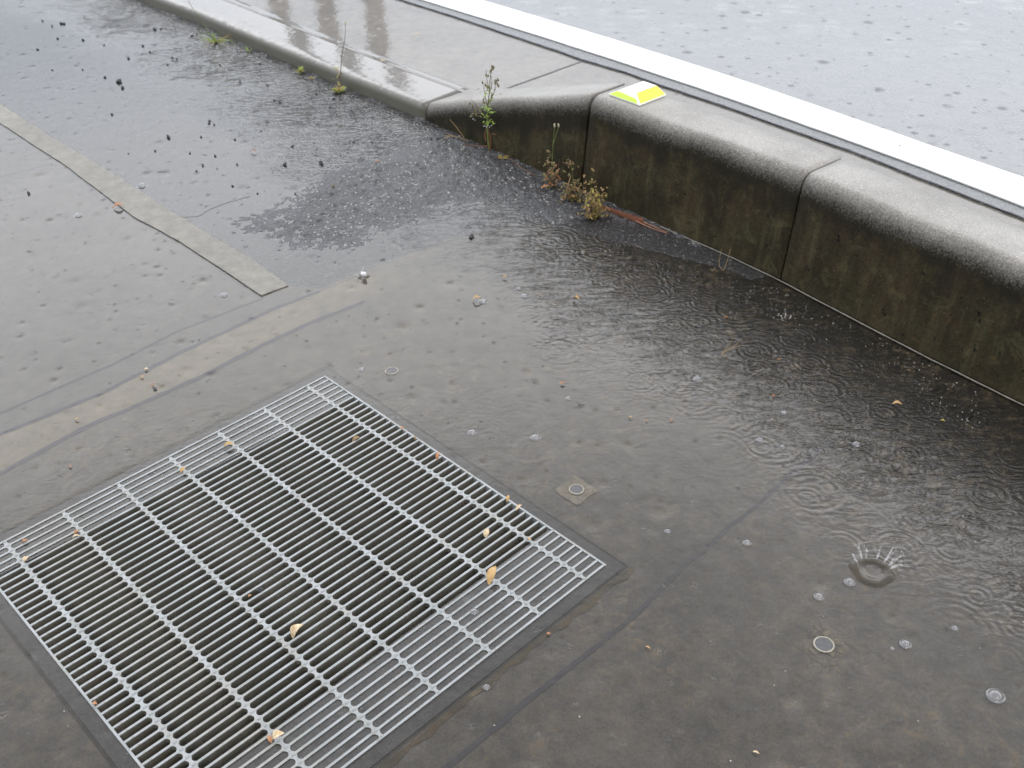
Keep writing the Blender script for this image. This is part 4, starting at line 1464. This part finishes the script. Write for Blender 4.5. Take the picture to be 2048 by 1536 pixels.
# red wooden splinter at the kerb foot
sp_ = [at(*p, 0.006) for p in [(1192, 409), (1215, 416), (1250, 428), (1286, 439), (1287, 443), (1270, 441), (1225, 424), (1195, 412)]]
bb = B().prism([p[:2] for p in sp_], 0.002, 0.010)
t = empty('wood_strip', sp_[0], 'split strip of red wood lying at the foot of the tall kerb', 'wood strip')
bb.obj('plank', M_wood, t)
bb = B()
for l in ([(1270, 441), (1300, 455), (1335, 467)], [(1280, 441), (1305, 452), (1333, 464)]):
    bb.tube([at(x, y, 0.004) for x, y in l], 0.0018, 0.0006, 5)
bb.obj('splinter', simple('pale_red_wood', (0.42, 0.2, 0.12), 0.5), t)

# ---------------------------------------------------------------- plants
def leaves_on(bb, base, spots, size, q, curl=0.2, push=0.01, wid=0.4):
    for x, y in spots:
        p = stand(base, x, y, q.uniform(-push, push))
        l = size * q.uniform(0.7, 1.25)
        a = q.uniform(0, 6.28)
        d = np.array([math.cos(a), math.sin(a), q.uniform(-0.9, 0.5)])
        d = d / np.linalg.norm(d) * l
        bb.leaf(p, p + d, l * wid * q.uniform(0.7, 1.3), curl * q.uniform(-1, 1), seg=4)


# tall wilting weed in front of the tapered kerb
q = random.Random(5)
b0_ = at(977, 300, 0.003)
t = empty('tall_weed', b0_, 'tall wilting weed with drooping seed heads growing at the tapered kerb stone', 'weed')
bb = B()
main = smoothpts([(978, 301), (976, 280), (974, 250), (975, 225), (977, 200), (979, 180), (980, 160), (983, 140), (986, 130)])
pix_tube(b0_, main, 0.0028, 0.0007, bb)
bb.obj('stem', M_stem_g, t)
bb = B()
pix_tube(b0_, smoothpts([(979, 300), (981, 280), (977, 262), (975, 252)]), 0.0024, 0.0016, bb)
pix_tube(b0_, smoothpts([(972, 282), (970, 270), (972, 258)]), 0.002, 0.001, bb)
pix_tube(b0_, smoothpts([(975, 292), (955, 292), (930, 289)]), 0.0014, 0.0008, bb)
pix_tube(b0_, smoothpts([(984, 268), (993, 270), (999, 282), (1001, 292)]), 0.0013, 0.0009, bb)
bb.obj('lower_stem', M_stem_red, t)['label'] = 'reddish bare lower stems'
bb = B()
for l in ([(976, 215), (970, 190), (965, 160)], [(977, 205), (986, 190), (992, 170), (995, 155)], [(975, 235), (960, 222), (950, 208), (941, 198)], [(979, 180), (974, 160), (972, 140)], [(978, 190), (984, 165), (981, 148)], [(976, 240), (982, 225), (981, 210)]):
    pix_tube(b0_, smoothpts(l), 0.0011, 0.0005, bb, None)
bb.obj('branch', M_stem_br, t)
bb = B()
sp1 = [(q.gauss(976, 3.5), q.uniform(215, 250)) for _ in range(40)] + [(q.gauss(977, 5), q.uniform(180, 215)) for _ in range(22)]
leaves_on(bb, b0_, sp1, 0.014, q)
bb.obj('leaf', M_leaf_green, t)['kind'] = 'stuff'
bb = B()
hang = [(967, 199), (968, 205), (984, 190), (983, 195), (972, 150), (976, 152), (983, 140), (986, 137), (981, 142), (995, 168), (992, 163), (997, 172), (990, 167), (945, 212), (940, 206), (950, 220), (948, 225), (952, 230), (958, 218), (978, 201), (965, 165), (971, 170), (975, 175), (987, 135), (984, 133), (996, 160)]
for x, y in hang:
    p = stand(b0_, x, y, q.uniform(-.01, .01))
    bb.blob(p, 0.0028, 0.0022, 0.0046, int(x * y), 0.3, 6, 4)
sp2 = [(q.gauss(950, 6), q.gauss(224, 8)) for _ in range(22)] + [(q.gauss(979, 9), q.gauss(172, 20)) for _ in range(34)]
leaves_on(bb, b0_, sp2, 0.011, q)
o = bb.obj('seed_head', M_leaf_olive, t)
o['kind'] = 'stuff'
bb = B()
for x, y in ((968, 252), (973, 254), (979, 254), (983, 251), (976, 251), (988, 172), (999, 173), (950, 240), (946, 238)):
    bb.blob(stand(b0_, x, y, -0.006), 0.0022 if y > 245 else 0.0016, seed=int(x), seg=7, ring=5)
bb.obj('water_drops', M_splash, t)

# small sprouts
def sprout(px, py, n, size, mats, label, name='sprout', z=0.001, grass=False, hgt=0.6):
    b = at(px, py, z)
    q = random.Random(int(px + py))
    t = empty(name, b, label, 'plant')
    bbs = {m: B() for m in mats}
    for i in range(n):
        a = q.uniform(0, 6.28)
        m = mats[i % len(mats)]
        l = size * q.uniform(0.6, 1.2)
        up = q.uniform(0.25, 1.0) * hgt
        d = np.array([math.cos(a), math.sin(a), up]) * l
        st_ = b + np.array([math.cos(a), math.sin(a), 0]) * 0.002
        if grass:
            mid = st_ + d * 0.6
            bbs[m].tube([st_, mid, st_ + d + np.array([0, 0, -0.2 * l])], 0.0011, 0.0004, 4)
        else:
            bbs[m].leaf(st_, st_ + d, l * 0.32, 0.2 * q.uniform(-0.5, 1), seg=4)
    for k, m in enumerate(mats):
        o = bbs[m].obj('blade' if grass else 'leaf', m, t)
        o['kind'] = 'stuff'
    return t, b


t, b = sprout(432, 84, 30, 0.075, [M_leaf_green, M_leaf_yel], 'tuft of green and yellow grass at the foot of the dropped kerb', 'grass_tuft', grass=True, hgt=0.5)
bb = B()
pix_tube(b, smoothpts([(430, 84), (412, 55), (395, 30), (380, 8), (372, -12)]), 0.0014, 0.0008, bb)
pix_tube(b, smoothpts([(434, 84), (424, 72), (402, 66), (388, 64)]), 0.0014, 0.0008, bb)
pix_tube(b, smoothpts([(432, 84), (418, 66), (408, 62)]), 0.0014, 0.0008, bb)
pix_tube(b, smoothpts([(436, 82), (440, 70), (436, 58)]), 0.0014, 0.0008, bb)
bb.obj('stalk', M_stem_g, t)
sprout(498, 104, 9, 0.02, [M_leaf_green], 'bright green sprout right of the grass tuft', hgt=1.5)
sprout(601, 146, 12, 0.022, [M_leaf_green, M_leaf_brown], 'small reddish green sprout halfway along the dropped kerb', hgt=1.0)
sprout(625, 158, 8, 0.014, [M_leaf_yel], 'tiny yellowish sprout beside the reddish one', hgt=1.0)
t, b = sprout(677, 184, 34, 0.026, [M_leaf_yel, M_leaf_green, M_leaf_brown], 'rosette weed with one long bare stem at the dropped kerb', 'stemmed_weed', hgt=0.6)
bb = B()
pix_tube(b, smoothpts([(679, 180), (681, 150), (684, 110), (690, 75), (691, 45)]), 0.0015, 0.0007, bb)
bb.obj('stem', M_stem_br, t)
bb = B()
leaves_on(bb, b, [(q.gauss(675, 4), q.uniform(135, 172)) for _ in range(16)], 0.016, q)
bb.obj('side_leaves', M_leaf_yel, t)
bb = B()
leaves_on(bb, b, [(691, 46), (690, 44), (692, 48)], 0.01, q)
bb.obj('bud', M_leaf_green, t)
sprout(1004, 318, 12, 0.018, [M_leaf_yel, M_moss], 'tiny yellow green seedling right of the tall weed', hgt=0.5, z=0.004)

# withered weeds along the tall kerb
def withered(cx_, cy_, w_, h_, n, mats, label, extra=None, name='withered_weed'):
    b = at(cx_, cy_, 0.003)
    q = random.Random(int(cx_ * 3 + cy_))
    t = empty(name, b, label, 'weed')
    st_ = B()
    for i in range(6):
        x = q.gauss(cx_, w_ * 0.35)
        y = cy_ - q.uniform(0.3, 1.0) * h_
        pix_tube(b, smoothpts([(cx_ + q.uniform(-3, 3), cy_), ((cx_ + x) / 2 + q.uniform(-5, 5), (cy_ + y) / 2), (x, y)]), 0.0014, 0.0007, st_)
    st_.obj('stem', M_stem_br, t)
    for k, m in enumerate(mats):
        bb = B()
        sp_ = [(q.gauss(cx_, w_ * 0.42), cy_ - abs(q.gauss(0, 0.5)) * h_ + 2) for _ in range(n // len(mats))]
        leaves_on(bb, b, sp_, 0.012, q, 0.5, 0.02, 0.55)
        for x, y in sp_[::3]:
            bb.blob(stand(b, x, y, q.uniform(-.012, .012)), 0.003, seed=int(x), rough=0.6, seg=6, ring=4)
        o = bb.obj('leaf', m, t)
        o['kind'] = 'stuff'
    return t, b


withered(1102, 374, 18, 60, 90, [M_leaf_brown, M_leaf_orange, M_leaf_olive], 'upright rusty withered weed left of the kerb joint')
t, b = withered(1147, 400, 32, 40, 150, [M_leaf_brown, M_leaf_olive], 'brown withered weed clump at the foot of the kerb joint')
bb = B()
pix_tube(b, smoothpts([(1130, 398), (1136, 370), (1142, 352)]), 0.0015, 0.001, bb)
pix_tube(b, smoothpts([(1145, 406), (1142, 388), (1135, 372)]), 0.0015, 0.001, bb)
bb.obj('stalk', M_straw, t)
withered(1188, 434, 26, 62, 210, [M_moss, M_leaf_brown, M_leaf_yel], 'mossy yellow and brown withered clump touching the red wood strip')
b = at(1103, 372, 0.004)
t = empty('budding_stem', b, 'thin stem with two pale buds in front of the tapered kerb', 'weed')
bb = B()
pix_tube(b, smoothpts([(1103, 372), (1104, 330), (1106, 290), (1109, 256)]), 0.0012, 0.0007, bb)
pix_tube(b, smoothpts([(1106, 290), (1112, 270), (1117, 256)]), 0.001, 0.0007, bb)
bb.obj('stem', M_stem_g, t)
bb = B()
for x in (1109, 1117):
    bb.blob(stand(b, x, 251), 0.0028, 0.0028, 0.0062, x, 0.1, 7, 6)
bb.obj('bud', M_bud, t)
b = at(1140, 385, 0.004)
t = empty('dried_flower', b, 'dried flower head on a green stalk beside the kerb joint', 'weed')
bb = B()
pix_tube(b, smoothpts([(1144, 388), (1146, 362), (1144, 340), (1140, 325)]), 0.0012, 0.0008, bb)
bb.obj('stem', M_stem_g, t)
bb = B()
leaves_on(bb, b, [(q.gauss(1139, 5), q.gauss(325, 4)) for _ in range(22)], 0.010, q, 0.4)
bb.obj('flower_head', M_leaf_brown, t)

# ---------------------------------------------------------------- posts across the road: outside the frame, seen only as brown reflections in the wet concrete
nk = np.array([kp(0)[1][0], kp(0)[1][1], 0.0])
mn = np.array([-nk[0] * 0.046, -nk[1] * 0.046, 1.0])
mn /= np.linalg.norm(mn)                            # the dropped kerb's top falls slightly towards the lot
for px_, py_ in ((607, 108), (705, 140), (803, 178)):
    P0 = at(px_, py_, 0.052)
    v_ = P0 - CO
    v_ /= np.linalg.norm(v_)
    r_v = v_ - 2 * (v_ @ mn) * mn
    tt = 5.5 / np.linalg.norm(r_v[:2])
    c = P0 + r_v * tt
    hh = 0.05 + 5.5 * math.tan(R(23.0))
    t = empty('fence_post', (c[0], c[1], ZR), 'brown timber post across the road, mirrored in the wet concrete', 'post', 'brown posts across the road')
    B().prism([(c[0] + 0.085 * math.cos(x * 0.785 + .39), c[1] + 0.085 * math.sin(x * 0.785 + .39)) for x in range(8)], ZR, hh).obj('shaft', M_post, t)
    B().prism([(c[0] + 0.1 * math.cos(x * 0.785 + .39), c[1] + 0.1 * math.sin(x * 0.785 + .39)) for x in range(8)], hh, hh + 0.06).obj('cap', M_post, t)
